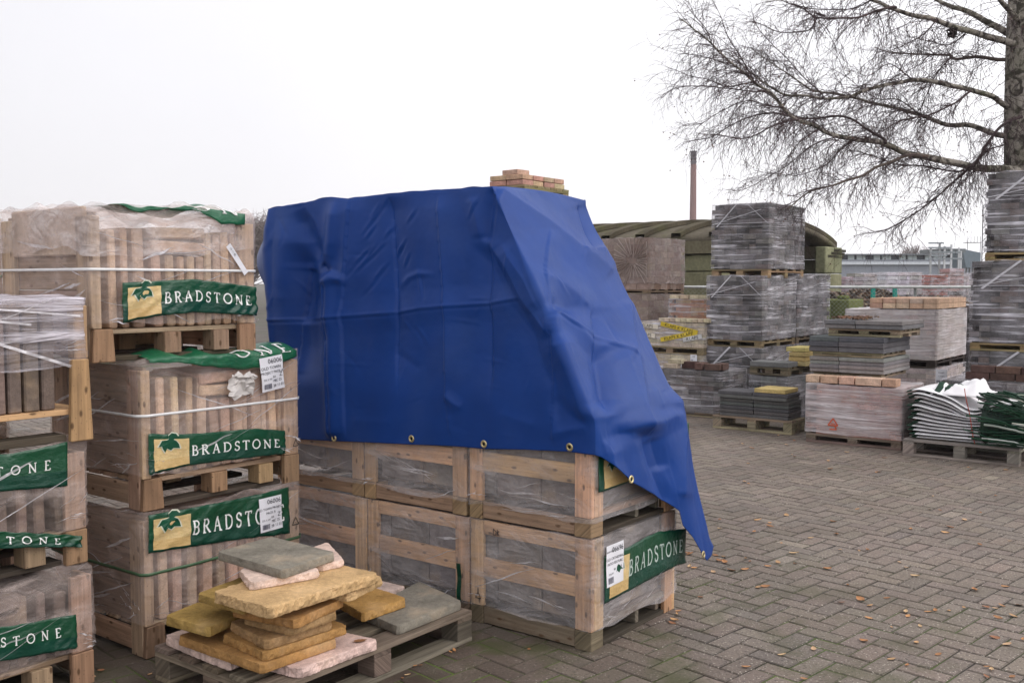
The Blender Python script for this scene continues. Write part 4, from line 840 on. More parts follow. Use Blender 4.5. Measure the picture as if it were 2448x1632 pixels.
        h = MB(); h.poly([pp + nn * .0026 + q_ @ Vector((cos(2 * pi * k / 16) * .0115, sin(2 * pi * k / 16) * .0115, 0)) for k in range(16)], (.01, .01, .015)); h.build('hole', M['paint'], e)
build_tarp()
# ================================================================== BACKGROUND YARD: packs of bricks and slabs
def corner_at(px, d): p = at_y(px, 676, d); return Vector((p.x, d, 0))
COB = ((.076, .070, .068), (.118, .108, .106), (.175, .162, .158), (.056, .052, .051), (.135, .112, .104))
BRN = ((.27, .19, .155), (.31, .235, .20), (.23, .155, .125), (.34, .27, .22))
PALE = ((.50, .42, .31), (.46, .38, .29), (.54, .46, .33)); ORG = ((.40, .19, .10), (.34, .17, .10), (.38, .26, .16)); RED = ((.40, .22, .18), (.46, .28, .23), (.36, .19, .16)); PKW = ((.46, .38, .35), (.50, .42, .39)); PCH = ((.52, .36, .26), (.56, .41, .31), (.47, .31, .22))
DKB = ((.10, .06, .05), (.13, .085, .07), (.08, .05, .045))
def brick_shell(lx, ly, h, bl, bh, pal, r, gap=.003, bw=None, jit=.004):
    mb = MB(); n = max(1, round(h / bh)); bh = h / n; bw = bw or bl / 2
    mb.box((bw * .5, bw * .5, .002), (lx - bw * .5, ly - bw * .5, h - .012), (.05, .042, .04), r=r)
    for k in range(n):
        z0, z1 = k * bh, (k + 1) * bh - gap
        for side in range(4):
            L = lx if side % 2 == 0 else ly; x = 0 if (k + side) % 2 else bw
            end = L - (bw if (k + side) % 2 else 0)
            while x < end - .02:
                b = min(r.choice((bl, bl, bw)) if pal is not None else bl, end - x); j = r.uniform(-jit, jit); c = vary(r.choice(pal), r, .14)
                a0, a1 = x, x + b - gap
                lo, hi = {0: ((a0, j, z0), (a1, bw, z1)), 1: ((lx - bw, a0, z0), (lx + j, a1, z1)), 2: ((a0, ly - bw, z0), (a1, ly + j, z1)), 3: ((j, a0, z0), (bw, a1, z1))}[side]
                mb.box(lo, hi, c, r=r); x += b
    # top course
    y = bw
    while y < ly - bw - .02:
        x = bw
        while x < lx - bw - .02:
            b = min(bl, lx - bw - x); mb.box((x, y, h - bh), (x + b - gap, min(y + bw, ly - bw) - gap, h - gap + r.uniform(-.003, .003)), vary(r.choice(pal), r, .14), r=r); x += b
        y += bw
    return mb
def tower_pack(label, C, lx, ly, z, h, pal, film='stretch', bl=.2, bh=.075, seed=1, group=None, straps=False, yaw=YAW, amp=.012, cat='brick pack', name='brick_pack', fz0=.01):
    r = random.Random(seed); t = thing(name, label, cat, (C[0], C[1], z), yaw, group)
    brick_shell(lx, ly, h, bl, bh, pal, r).build('bricks', M['brick'], t)
    if film:
        fm = Film(lx, ly, fz0, h + .006, d=.008, amp=amp, seed=seed, dip=.02, freq=3.0, topamp=.02); fm.build(film, t, 'stretch_film', seg=.06, rows=12)
        if straps:
            for (face, u0, za, u1, zb) in (('x', .0, h * .68, ly * .38, h), ('x', ly * .9, h * .66, ly * .55, h), ('x', .02, h * .70, ly * .98, h * .70), ('y', .0, h * .70, lx * .35, h), ('y', .02, h * .70, lx, h * .95), ('x', ly * .98, h * .69, .1, h * .9)):
                mb = MB(); n = 14; rows = [[], []]; wv = .011 if abs(zb - za) > .15 * h and abs(u1 - u0) < .4 * ly else .005
                for i in range(n + 1):
                    f = i / n; u, zz = u0 + (u1 - u0) * f, za + (zb - za) * f
                    rows[0].append(fm.P(face, u - wv, zz, .008)); rows[1].append(fm.P(face, u + wv, zz + (wv if za == zb or abs(u1 - u0) > abs(zb - za) else 0), .008))
                mb.grid(rows, (.56, .55, .58)); mb.build('strap', M['print'], t, smooth=True)
        return t, fm
    return t, None
def px_pack(label, pxL, pxN, pxR, d, pyT, pyB, pal, **kw):
    C = corner_at(pxN, d); ly = span(C, AV, pxL); lx = span(C, BV, pxR); z0 = zat(C, pyB); z1 = zat(C, pyT); kw.setdefault('seed', int(pxN) % 97)
    t, fm = tower_pack(label, C, lx, ly, z0, z1 - z0, pal, **kw); return C, lx, ly, z0, z1, t, fm
def px_pallet(label, C, lx, ly, z, h=.12, tone=(.24, .18, .11), mat='oldwood', seed=1, inset=.0, group='pallets under the stacked packs'):
    p = C + AV * inset + BV * inset
    return pallet('pallet', label, lx - 2 * inset, ly - 2 * inset, (p.x, p.y), h=h, tone=tone, mat=mat, seed=seed, z=z, along='y', group=group)
def lay_brick(label, C, x, y, z, size, pal, seed, yaw=0.0, group=None, cat='brick', mat='brick', name='loose_brick'):
    r = random.Random(seed); p = C + BV * x + AV * y; m = MB(); sx, sy, sz = size; m.box((0, 0, 0), size, vary(r.choice(pal), r, .16), r=r)
    return props(m.build(name, M[mat], None, bevel=.004, loc=(p.x, p.y, z), yaw=YAW + yaw), label, cat, group, 'thing')
# ---- grey cobble towers
GT = 'wrapped packs of grey cobbles'
C, lx, ly, z0, z1, t, fm = px_pack('topmost wrapped cobble pack of the tall grey tower in front of the vaulted shed', 1697, 1836, 1916, 13.1, 484, 643, COB, straps=True, bh=.065, bl=.18, seed=5, group=GT)
px_pallet('pale pallet below the topmost cobble pack of the tall grey tower', C, lx, ly, z0 - .115, .115, (.30, .21, .12), seed=2)
C, lx, ly, z0, z1b, t, fm = px_pack('middle wrapped cobble pack of the tall grey tower, one cobble pack on it', 1687, 1822, 1898, 13.0, 659, 815, COB, straps=True, bh=.065, bl=.18, seed=6, group=GT)
px_pallet('pallet between the middle and lowest cobble packs of the tall grey tower', C, lx, ly, z0 - .095, .095, (.22, .165, .10), seed=3)
tower_pack('lowest wrapped cobble pack of the tall grey tower, mostly behind slabs', C, lx, ly, .0, z0 - .097, COB, straps=True, bh=.065, bl=.18, seed=7, group=GT)
Ck, lxk, lyk = C, lx, ly
C2_ = C + BV * (lx + .05); lx2 = span(C2_, BV, 1979)
tower_pack('upper wrapped cobble pack right behind the tall grey tower', C2_, lx2, ly, z0, zat(C2_, 656) - z0, COB, straps=True, bh=.065, bl=.18, seed=8, group=GT)
px_pallet('pallet under the cobble pack right behind the tall grey tower', C2_, lx2, ly, z0 - .095, .093, (.16, .12, .08), seed=4)
tower_pack('bottom wrapped cobble pack right behind the tall grey tower', C2_, lx2, ly, .0, z0 - .097, COB, straps=True, bh=.065, bl=.18, seed=9, group=GT)
# ---- brown foil packs at the left
GB = 'packs in crumpled brownish foil'
C, lx, ly, z0, z1, t, fm = px_pack('upper pack in radially crumpled brownish foil with red print, beside the tarpaulin', 1395, 1549, 1633, 15.0, 568, 692, BRN, film='crumple', seed=13, group=GB, amp=.02, bh=.1, fz0=.09)
mb = MB()
rr = random.Random(3)
for k in range(30):                                                     # radial pleats of the gathered foil
    th = 2 * pi * k / 30 + rr.uniform(-.05, .05); r0, r1 = rr.uniform(.05, .13), rr.uniform(.28, .45); uc, zc = ly * .22, (z1 - z0) * .55; rows = [[], [], []]
    for i in range(7):
        q = r0 + (r1 - r0) * i / 6; u, zz = uc + q * cos(th) * 1.1, zc + q * sin(th) * .9
        u = max(.01, min(ly - .01, u)); zz = max(.05, min(z1 - z0 - .01, zz)); wv = .006
        for s in range(3): pt = fm.P('x', u - sin(th) * wv * (s - 1), zz + cos(th) * wv * (s - 1), .008 + (.016 if s == 1 else 0)); rows[s].append(pt)
    mb.grid(rows, (.36, .29, .26))
mb.build('film_pleats', M['print'], t, smooth=True)
k = MB()
for txt, uu, zz, sz in (('ers', 1432, 612, .085), ('nk', 1446, 626, .07)):
    u, z = facept(C, z0, 'x', uu + 18, zz + 3)
    for pl in textpolys(txt, sz): k.poly([fm.P('x', u - x, z + y, .010) for x, y in pl], (.55, .03, .02))
k.build('red_print', M['ink'], t)
hB = z0
px_pallet('thin pallet between the two brownish foil packs', C, lx, ly, z0 - .07, .07, (.22, .16, .11), 'oldwood', seed=5)
tower_pack('lower brownish foil pack beside the tarpaulin', C, lx, ly, .62, z0 - .072 - .62, BRN, film='crumple', seed=14, group=GB, amp=.015, bh=.1)
tower_pack('bottom brownish foil pack hidden behind the tarpaulin', C, lx, ly, .0, .618, BRN, film='crumple', seed=15, group=GB, amp=.015, bh=.1)
# ---- orange pack, taped pale pack and the packs below
C, lx, ly, z0, z1, t, fm = px_pack('half unwrapped orange brick pack with pale bricks on top, left of the cobble tower', 1598, 1700, 1780, 14.2, 716, 765, ORG, film='stretch', seed=21, bl=.21, bh=.055, amp=.02)
zz_ = z0
for i in range(6): lay_brick('pale brick, %s from the left on the orange brick pack' % ORD[i], C, .01, ly - .15 - .155 * i, z1 + .006, (.1, .15, .055), PALE, 30 + i, rr.uniform(-.1, .1), 'pale bricks on the orange pack')
tower_pack('plain brick pack hidden under the orange brick pack', C, lx, ly, 0, z0 - .002, BRN, film='stretch', seed=22)
C, lx, ly, z0, z1, t, fm = px_pack('pale brick pack bound with yellow and black tape beside the tarpaulin', 1520, 1684, 1760, 13.4, 773, 832, PALE, film='stretch', seed=23, bl=.18, bh=.06)
H_ = z1 - z0
for (u0, za, u1, zb, col, s) in ((ly * .62, H_ * .95, ly * .08, H_ * .62, (.62, .46, .03), 'KLAPS K KLAPS'), (ly * .62, H_ * .28, ly * .10, H_ * .62, (.62, .46, .03), 'KLAPS K KLAPS'), (ly * .98, H_ * .9, ly * .66, H_ * .8, (.66, .60, .50), 'KLAPS'), (ly * .98, H_ * .55, ly * .70, H_ * .42, (.66, .60, .50), 'KLAPS'), (.3, .10, .02, .16, (.55, .55, .54), 'KLAPS')):
    tp = MB(); tx = MB(); dv = Vector((u1 - u0, zb - za)); L = dv.length; dv /= L; nv = Vector((dv.y, -dv.x)) ; nv = nv if nv.y > 0 else -nv
    Q = lambda a, b, l: fm.P('x', u0 + dv.x * a + nv.x * b, za + dv.y * a + nv.y * b, .008 + l)
    tp.grid([[Q(L * i / 12, -.030 + .060 * j, 0) for i in range(13)] for j in range(2)], col)
    for pl in textpolys(s, .062, space=1.05): tx.poly([Q(L / 2 + x, y - .021, .003) for x, y in pl], (.015, .013, .01))
    o = tp.build('warning_tape', M['print'], t, smooth=True); tx.build('lettering', M['ink'], o)
for i in range(9): lay_brick('yellow brick, %s from the left in the row on the taped pack' % ORD[i], C, .02, ly - .42 - .085 * i, z1 + .008, (.2, .08, .05), PALE, 50 + i, 0, 'yellow bricks on the taped pack')
px_pallet('pallet under the taped pale brick pack', C, lx, ly, z0 - .10, .10, (.26, .20, .13), seed=7)
C4, lx4, ly4 = C, lx, ly; zt4 = z0 - .102
t, fm = tower_pack('cream block pack with a small printed label under the taped pack', C, lx, ly, 0, zt4, PALE, film='stretch', seed=24, bl=.2, bh=.1)
u, z = facept(C, 0, 'x', 1652, 862); paper(t, lambda a, b, l: fm.P('x', u - a, z + b, .012 + l), 'printed_label', .10, .085, [('120', .03, .05, .05)])
# ---- low grey cobble pack with loose bricks, right of the tarpaulin
C, lx, ly, z0, z1, t, fm = px_pack('low wrapped grey cobble pack standing right of the tarpaulin with loose bricks on it', 1545, 1724, 1782, 12.15, 890, 994, COB, straps=False, bh=.06, bl=.17, seed=26, group=GT)
z0 = 0.06
px_pallet('flat pallet under the low grey cobble pack', C, lx, ly, .0, max(.05, zat(C, 994)), (.2, .16, .11), 'oldwood', seed=8)
zt = zat(C, 890) + .012
GL_ = 'loose bricks on the low cobble pack'
for i, (px, sz, pal, lab, lift) in enumerate(((1612, (.1, .2, .055), PALE, 'lower yellow brick lying on the low cobble pack', 0), (1620, (.1, .2, .055), PALE, 'upper yellow brick lying on another on the low cobble pack', .057), (1650, (.1, .2, .085), DKB, 'leftmost dark red brick on the low cobble pack', 0), (1672, (.2, .09, .085), DKB, 'end-on dark brick second among those on the low cobble pack', 0), (1712, (.1, .2, .075), DKB, 'long dark brick third among those on the low cobble pack', 0), (1736, (.2, .1, .08), DKB, 'reddish dark brick at the right of those on the low cobble pack', 0))):
    lay_brick(lab, C, .03 + .05 * (i % 3), max(0.02, span(C, AV, px)) if px < 1724 else .0 + .02, zt + lift, sz, pal, 60 + i, .05 * (i - 3), GL_)
# ---- dark slabs on a pallet in front
C = on_z(1893, 1040, 0); C = Vector((C.x, C.y, 0)); ly = span(C, AV, 1703); lx = span(C, BV, 1926)
pallet('slab_pallet', 'pallet on the paving carrying the dark grey slabs', lx, ly, (C.x, C.y), h=.15, tone=(.30, .25, .17), mat='oldwood', along='y', seed=9)
Cs = C + AV * .05 + BV * .02; lys = span(Cs, AV, 1719); lxs = lx - .03; zt = zat(Cs, 943); n = 7; sh = (zt - .151) / n
for cidx in range(2):
    for k in range(n):
        rr = random.Random(k * 3 + cidx); y0 = 0 if cidx == 0 else lys * .505; dy = rr.uniform(-.006, .006) + (.012 if k >= n - 2 else 0)
        lay_brick('dark grey slab in the %s half of the low front stack, %s from the bottom' % ('right' if cidx == 0 else 'left', ORD[k]), Cs, rr.uniform(-.006, .006) - (.012 if k >= n - 2 else 0), y0 + dy, .151 + sh * k, (lxs, lys * .495, sh - .004), ((.105, .105, .105), (.12, .12, .118)), k, 0, 'dark grey slabs in the low front stack', 'concrete slab', 'concrete', 'concrete_slab')
lay_brick('ochre slab lying on the low stack of dark grey slabs', Cs, .0, .04, zt + .0, (lxs, lys * .44, .045), ((.52, .37, .16),), 3, 0, None, 'stone slab', 'stone', 'stone_slab')
# ---- behind it: grey slab and yellow slabs on a pallet
C = corner_at(1888, 11.9); ly = span(C, AV, 1790); lx = .8; zp = zat(C, 902)
t, fm = tower_pack('low wrapped dark block pack behind the dark slabs, a pallet on top', C, lx, ly, 0, zp, ((.12, .12, .12), (.16, .16, .16)), film='stretch', seed=28, bl=.3, bh=.09)
px_pallet('pallet carrying one grey slab and a pile of yellow slabs', C, lx, ly, zp + .012, .10, (.16, .13, .09), 'oldwood', seed=10)
zq = zp + .114; lay_brick('single wide grey slab on the pallet behind the dark slabs', C, -.01, .0, zq, (.3, ly * .98, .06), ((.15, .15, .15),), 5, 0, None, 'concrete slab', 'concrete', 'concrete_slab')
Cy = corner_at(1930, 12.1); lyy = span(Cy, AV, 1884)
for k in range(4): lay_brick('yellow slab, %s from the bottom of the pile behind the dark slabs' % ORD[k], Cy, .012 * (k % 2) - .01 * (k == 3), .01 * (k % 2), zq + .0 + .058 * k, (.4, lyy + .03 * (k == 3), .052), ((.46, .36, .15), (.40, .33, .16)), k, 0, 'yellow slabs in the pile behind', 'stone slab', 'stone', 'stone_slab')
# ---- red wrapped pack with three tiers of grey slabs on it
C = on_z(2154, 1077, 0); C = Vector((C.x, C.y, 0)); ly = span(C, AV, 1926); lx = .72
px_pallet('broken grey pallet under the reddish wrapped brick pack', C, lx, ly, 0, zat(C, 1055), (.20, .155, .12), 'oldwood', seed=11)
z0 = zat(C, 1055) + .002; zr = zat(C, 931)
t, fm = tower_pack('reddish brick pack in whitish stretch film carrying the grey slab tiers', C, lx, ly, z0, zr - z0, RED, film='whitewrap', seed=31, bl=.21, bh=.06)
k = MB(); u, z = facept(C, z0, 'x', 1993, 1018)
st = [([(-.5, .1), (0, .9), (.5, .1)], .07), ([(-.5, .1), (.5, .1)], .07), ([(-.35, -.35), (.35, -.35), (.2, .1)], .07), ([(-.2, .3), (.2, .3)], .06)]
stroke_mesh(k, st, lambda x, y, l: fm.P('x', u - x * .10, z + y * .09, .010 + l), (.55, .10, .04)); k.build('red_mark', M['ink'], t)
GRB = 'bricks under the lowest tier of grey slabs'
bx = zr + .014
for i, (pl, pr) in enumerate(((1920, 1952), (1955, 1996), (1999, 2036), (2038, 2100), (2102, 2136))):
    y1 = span(C, AV, pl); y0 = max(.02, span(C, AV, pr)); lay_brick('flat reddish brick, %s from the left under the grey slab tiers' % ORD[i], C, .03, y0, bx, (.16, max(.06, y1 - y0 - .004), .076), PCH, 80 + i, 0, GRB)
zb = bx + .078; GTI = 'grey slabs in the three tiers'
Ct = C + AV * .10 + BV * .05; 
tiers = [(1932, 2117, 2214, 896, 858, 4, 'lowest', ((.24, .23, .225), (.27, .26, .25)), 913), (1930, 2116, 2220, 846, 808, 3, 'middle', ((.115, .118, .125), (.13, .13, .135)), 858), (1966, 2160, 2203, 789, 768, 2, 'top', ((.20, .20, .195), (.16, .16, .16)), 808)]
zprev = zb
for (pl, pn_, prr, yb, yt, n, nm, pal, ypb) in tiers:
    Cc = corner_at(pn_, 10.15); ly_ = span(Cc, AV, pl); lx_ = min(.9, span(Cc, BV, prr)); za, zc = zat(Cc, yb), zat(Cc, yt)
    px_pallet('pallet under the %s tier of grey slabs' % nm, Cc, lx_, ly_, zprev, za - zprev - .001, (.27, .22, .15), 'oldwood', seed=12 + n, inset=.03)
    hh = (zc - za) / n
    for cidx in range(2):
        for k in range(n):
            lay_brick('grey slab, %s half of the %s tier, %s from the bottom' % ('right' if cidx == 0 else 'left', nm, ORD[k]), Cc, random.Random(k).uniform(-.008, .008), (0 if cidx == 0 else ly_ * .6) + random.Random(k + 9).uniform(-.006, .006), za + hh * k, (lx_, ly_ * (.593 if cidx == 0 else .40), hh - .003), pal, k + cidx, 0, GTI, 'concrete slab', 'concrete', 'concrete_slab')
    zprev = zc
# dead leaves lying on the top tier
mb = MB(); rr = random.Random(8)
for i in range(60):
    p = Cc + AV * rr.uniform(.35, .75) + BV * rr.uniform(.02, .4); s = rr.uniform(.02, .04); a = rr.uniform(0, 6); z = zprev + .004 + rr.uniform(0, .03)
    mb.poly([(p.x + s * cos(a + q) * (1 if q % 2 else .6), p.y + s * sin(a + q), z + .012 * sin(q * 2)) for q in (0, 1.2, 2.6, 3.6, 5)], vary((.10, .045, .02), rr, .3))
props(mb.build('dead_leaves', M['paint']), 'small drift of dark dead leaves on the top tier of grey slabs', 'leaf litter', kind='stuff')
# ---- white wrapped pack with peach bricks behind
C, lx, ly, z0, z1, t, fm = px_pack('large brick pack in dense whitish film behind the slab tiers, peach bricks on it', 2017, 2240, 2304, 12.0, 742, 862, PKW, film='whitewrap', seed=33, bl=.21, bh=.06)
zz = z1 + .016
for row in range(2):
    n = 5 if row == 0 else 5
    for i in range(n):
        y1 = span(C, AV, 2070 + 2) ; L = y1 / n; off = .0 if row == 0 else .06
        lay_brick('peach brick, %s from the left in the %s row on the white wrapped pack' % (ORD[n - 1 - i], 'lower' if row == 0 else 'upper'), C, .01, .0 + L * i - off + (.06 if row else 0), zz + .064 * row, (lx - .03, L - .006, .062), PCH, 90 + i + 7 * row, 0, 'peach bricks on the white wrapped pack')
px_pallet('dark round-edged base under the large white wrapped pack', C, lx, ly, z0 - .10, .098, (.05, .04, .035), 'oldwood', seed=16)
t, fm = tower_pack('pale brick pack with a white paper label below the large white wrapped pack', C, lx, ly, 0, z0 - .102, PKW, film='stretch', seed=34, bl=.21, bh=.06)
u, z = facept(C, 0, 'x', 2238, 915); paper(t, lambda a, b, l: fm.P('x', u - a, z + b, .012 + l), 'paper_label', .13, .17, [('PALLET', .022, .065, .12), ('6 LAGEN', .018, .065, .08)])
# ---- tall right tower at the edge of the frame
GRT2 = 'wrapped cobble packs of the right tower'
def left_pack(label, pxL, d, lyw, lxw, pyT, pyB, **kw):
    L = corner_at(pxL, d); C = L - AV * lyw; z0, z1 = zat(L, pyB), zat(L, pyT); t, fm = tower_pack(label, C, lxw, lyw, z0, z1 - z0, COB, straps=True, bh=.065, bl=.18, group=GRT2, **kw); return C, z0, z1
C, z0, z1 = left_pack('topmost wrapped cobble pack of the right tower in front of the birch', 2352, 11.0, 1.05, 1.0, 414, 604, seed=35)
px_pallet('yellowish pallet below the topmost pack of the right tower', C, 1.0, 1.05, z0 - .09, .088, (.33, .235, .12), seed=17)
C, z0, z1 = left_pack('middle wrapped cobble pack of the right tower by the frame edge', 2322, 11.0, 1.1, 1.0, 625, 818, seed=36)
px_pallet('yellowish pallet below the middle pack of the right tower', C, 1.0, 1.1, z0 - .088, .086, (.33, .235, .12), seed=18)
tower_pack('bottom wrapped cobble pack of the right tower behind loose dark bricks', C, 1.0, 1.1, 0, z0 - .09, COB, straps=True, bh=.065, bl=.18, seed=37, group=GRT2)
L = corner_at(2256, 10.25); C = L - AV * 1.15; zt = zat(L, 908)
tower_pack('low wrapped dark cobble pack behind the folded bags', C, .7, 1.15, 0, zt, COB, film='stretch', seed=38, bh=.065, bl=.18)
for row in range(2):
    for i in range(4): lay_brick('dark brick, %s from the left in the %s row behind the folded bags' % (ORD[3 - i], 'lower' if row == 0 else 'upper'), C, .12, .02 + .235 * i - .05 * row, zt + .014 + .072 * row, (.1, .225, .07), DKB, 120 + i + 5 * row, 0, 'dark bricks behind the folded bags')
t, fm = tower_pack('dark wrapped pack in the gap between the white wrapped pack and the right tower', corner_at(2330, 13.2), .8, .5, 0, 1.35, COB, film='stretch', seed=39)
# ---- folded white bags with green edging on a pallet
C = on_z(2436, 1116, 0); C = Vector((C.x, C.y, 0)); ly = span(C, AV, 2157); lx = .80
pallet('bag_pallet', 'grey pallet at the right carrying folded white bags', lx, ly, (C.x, C.y), h=.16, tone=(.26, .235, .20), mat='oldwood', along='y', seed=19)
WB = (.80, .79, .80); GE = (.006, .035, .018); GBG = 'folded white bags with green edging'
nb = 13
for k in range(nb):
    r = random.Random(200 + k); y0 = .02 + r.uniform(0, .05); y1 = ly * r.uniform(.90, .97) ; z = .163 + .033 * k; x0 = .03 + r.uniform(0, .05); n = 30; t = thing('folded_bag', 'white folded bag with dark green edging, %s from the bottom of the pile' % ORD[k], 'bag', (C.x, C.y, z), group=GBG)
    sag = lambda y: .030 * sin((y / ly) * 5.2 + k * .32) * (k / nb) + (-.10 if k > 8 else -.03) * (k / nb) * math.exp(-((y - ly * .42) / .16) ** 2) + (.04 * (k / nb) * math.exp(-((y - ly * .9) / .14) ** 2))
    for nm, ya, yb_, col in (('bag_body', y0 + .05, y1 - .02, WB), ('edging', y0, y0 + .05, GE), ('edging', y1 - .02, y1 + .03, GE)):
        mb = MB(); rows = []
        for i in range(n + 1):
            y = ya + (yb_ - ya) * i / n; ring = []; th = (.0125 if nm == 'bag_body' else .017) * (.8 + .35 * nz((y * 9, k, 0), 1.0, 3)); b = sag(y)
            for q in range(12):
                a = 2 * pi * q / 12; xx = x0 + .33 + .33 * cos(a) + .012 * nz((y, q, k), 7); ring.append((xx, y, b + .014 + th * (abs(sin(a)) ** .5) * (1 if sin(a) > 0 else -1)))
            rows.append(ring)
        mb.grid(rows, lambda i, j: vary(col, r, .05), closed=True); mb.poly(rows[0][::-1], col); mb.poly(rows[-1], col); mb.build(nm, M['paint'], t, smooth=True)
# top crumpled bag and green netting at the right
t = thing('crumpled_bag', 'crumpled white bag with green stripes lying on top of the folded bags', 'bag', (C.x, C.y, .163 + .033 * nb)); r = random.Random(9)
def crumple(nm, ya, yb_, xa, xb, hgt, col, seed, parent, n=22):
    mb = MB(); rows = []
    for i in range(n + 1):
        row = []
        for j in range(n + 1):
            u, v = i / n, j / n; e = min(u, 1 - u, v, 1 - v) * 4; e = min(1, e); row.append((xa + (xb - xa) * v + .03 * nz((i, j, 2), .2, seed), ya + (yb_ - ya) * u + .03 * nz((i, j, 8), .2, seed), e * (hgt * (.5 + .5 * sin(u * pi)) + .08 * hgt / .1 * nz((i, j, 0), .22, seed)) + .004))
        rows.append(row)
    mb.grid(rows, col); o = mb.build(nm, M['paint'], parent, smooth=True); s = o.modifiers.new('t', 'SOLIDIFY'); s.thickness = .004; return o
crumple('bag_body', ly * .30, ly * .70, .1, .6, .10, lambda i, j: GE if (j + i // 3) % 9 in (2, 3) and i > 11 else WB, 3, t); crumple('edging', ly * .55, ly * .85, .12, .6, .07, lambda i, j: GE if i % 6 < 4 else WB, 5, t)
t = thing('netting_bundle', 'tangled bundle of dark green netting hanging over the right end of the bags', 'netting', (C.x, C.y, .163)); r = random.Random(12); mb = MB()
for i in range(130):
    y0 = ly * .22 - r.uniform(0, .36); x0 = -.05 + r.uniform(-.05, .25); z0 = r.uniform(.02, .5) ; pth = []; a = r.uniform(-.4, .9)
    for q in range(9):
        f = q / 8; pth.append((x0 - .03 * sin(f * 3) + .03 * nz((i, q, 0), .7), y0 + (.22 - .44 * f) * (.7 + .4 * r.random()), max(.004, z0 * (1 - .25 * f * f) + .05 * sin(f * 4 + i) * a * (1 if z0 > .08 else .2))))
    mb.tube(pth, .0055 if i % 4 else .009, 4, vary((.008, .045, .022) if i % 7 else (.5, .52, .5), r, .4), cap=False)
mb.build('net', M['paint'], t)
mb = MB(); rows = []
for i in range(15):
    f = i / 14; y = ly * .32 - f * .42; rows.append([(-.03 + .4 * cos(2 * pi * q / 14) * .5 + .2, y, .20 + (.19 + .05 * sin(i * 1.9)) * sin(2 * pi * q / 14) * (1 - .45 * f) + .02 * nz((i, q, 0), .5)) for q in range(14)])
mb.grid(rows, lambda i, j: vary((.006, .022, .013), R0, .5), closed=True); mb.poly(rows[0], GE); mb.poly(rows[-1][::-1], GE); mb.build('net_core', M['paint'], t, smooth=True)
mb = MB(); yy = ly * .46; mb.tube([(-.03 - .012 * sin(i * .8), yy - .10 * i / 12, .52 - .50 * i / 12) for i in range(13)], .004, 5, (.35, .05, .03)); o = mb.build('red_cord', M['paint'], None, loc=(C.x, C.y, .16), yaw=YAW); props(o, 'thin red cord hanging down the front of the folded bags', 'cord')
# ---- brick pallet on the hidden stack behind the tarpaulin
C = corner_at(1254, 9.3); lyb = span(C, AV, 1174); lxb = span(C, BV, 1357); zb_ = zat(C, 472)
t_ = zat(C, 444)
hh = (zb_ - .0) / 3
for k in range(3): tower_pack('%s brick pack of the tall stack hidden behind the tarpaulin' % ('lowest', 'middle', 'upper')[k], C, lxb, max(lyb, .7), hh * k, hh - .01, BRN, film='stretch', seed=130 + k)
pallet('pallet', 'mossy slatted pallet with loose bricks sticking up behind the tarpaulin top', lxb + .01, lyb, (C.x, C.y), h=.13, tone=(.24, .20, .11), mat='oldwood', along='y', seed=21, z=zb_ - .01, nb=7)
zz = zb_ + .122; GUB = 'loose bricks on the pallet behind the tarpaulin'
bw, bl_, bh_ = lxb / 4.15, lyb / 2 - .008, .046
for lev in range(2):
    for i in range(4):
        for j in range(2):
            r = random.Random(i + 5 * j + 11 * lev); lay_brick('%s brick, %s from the left corner, %s row back, %s course behind the tarpaulin' % (('pinkish', 'tan')[(i + lev) % 2], ORD[i], ORD[j], ('lower', 'upper')[lev]), C, bw * i + r.uniform(0, .01), .02 + (bl_ + .006) * j + r.uniform(0, .01), zz + (bh_ + .004) * lev, (bw - .008, bl_, bh_), (((.46, .27, .21), (.42, .24, .19)), ((.47, .36, .23), (.45, .30, .20)))[(i + lev) % 2], i + j, r.uniform(-.03, .03), GUB)
lay_brick('single pink brick lying on top of the others behind the tarpaulin', C, .02, .10, zz + 2 * (bh_ + .004), (bw * 1.0, bl_, bh_), ((.48, .30, .24),), 3, -.08, GUB)
# ================================================================== FENCE, SHED, CHIMNEY AND FAR YARD
def fence():
    A_ = corner_at(1480, 16.9); B_ = corner_at(2560, 16.2); zt = zat(A_, 686); d = (B_ - A_); L = d.length; e = d / L; yaw = atan2(e.y, e.x)
    t = thing('wire_fence', 'low galvanised chain-link fence with a pale top tube behind the packs', 'fence', A_, yaw)
    m = MB(); m.tube([(-.2, 0, zt), (L + .2, 0, zt)], .024, 8, (.62, .64, .62)); m.build('top_rail', M['metal'], t, smooth=True)
    n = int(L / 2.4)
    for i in range(n + 1): m = MB(); m.tube([(L * i / n, .03, -.02), (L * i / n, .03, zt - .02)], .022, 7, (.33, .35, .34)); m.build('post', M['metal'], t, smooth=True)
    m = MB(); s = .07; h = zt - .03; k = -h
    while k < L:
        for sg in (1, -1):
            a0, a1 = (k, k + h) if sg > 0 else (k + h, k); pts = []
            for q in (0, 1): pts.append((a0 + (a1 - a0) * q, .004 * sg, .02 + (h - .02) * q))
            (xa, _, za), (xb, _, zb) = pts
            if max(xa, xb) < 0 or min(xa, xb) > L: continue
            m.tube(pts, .0022, 3, (.30, .32, .30), cap=False)
        k += s
    m.build('mesh', M['metal'], t)
fence()
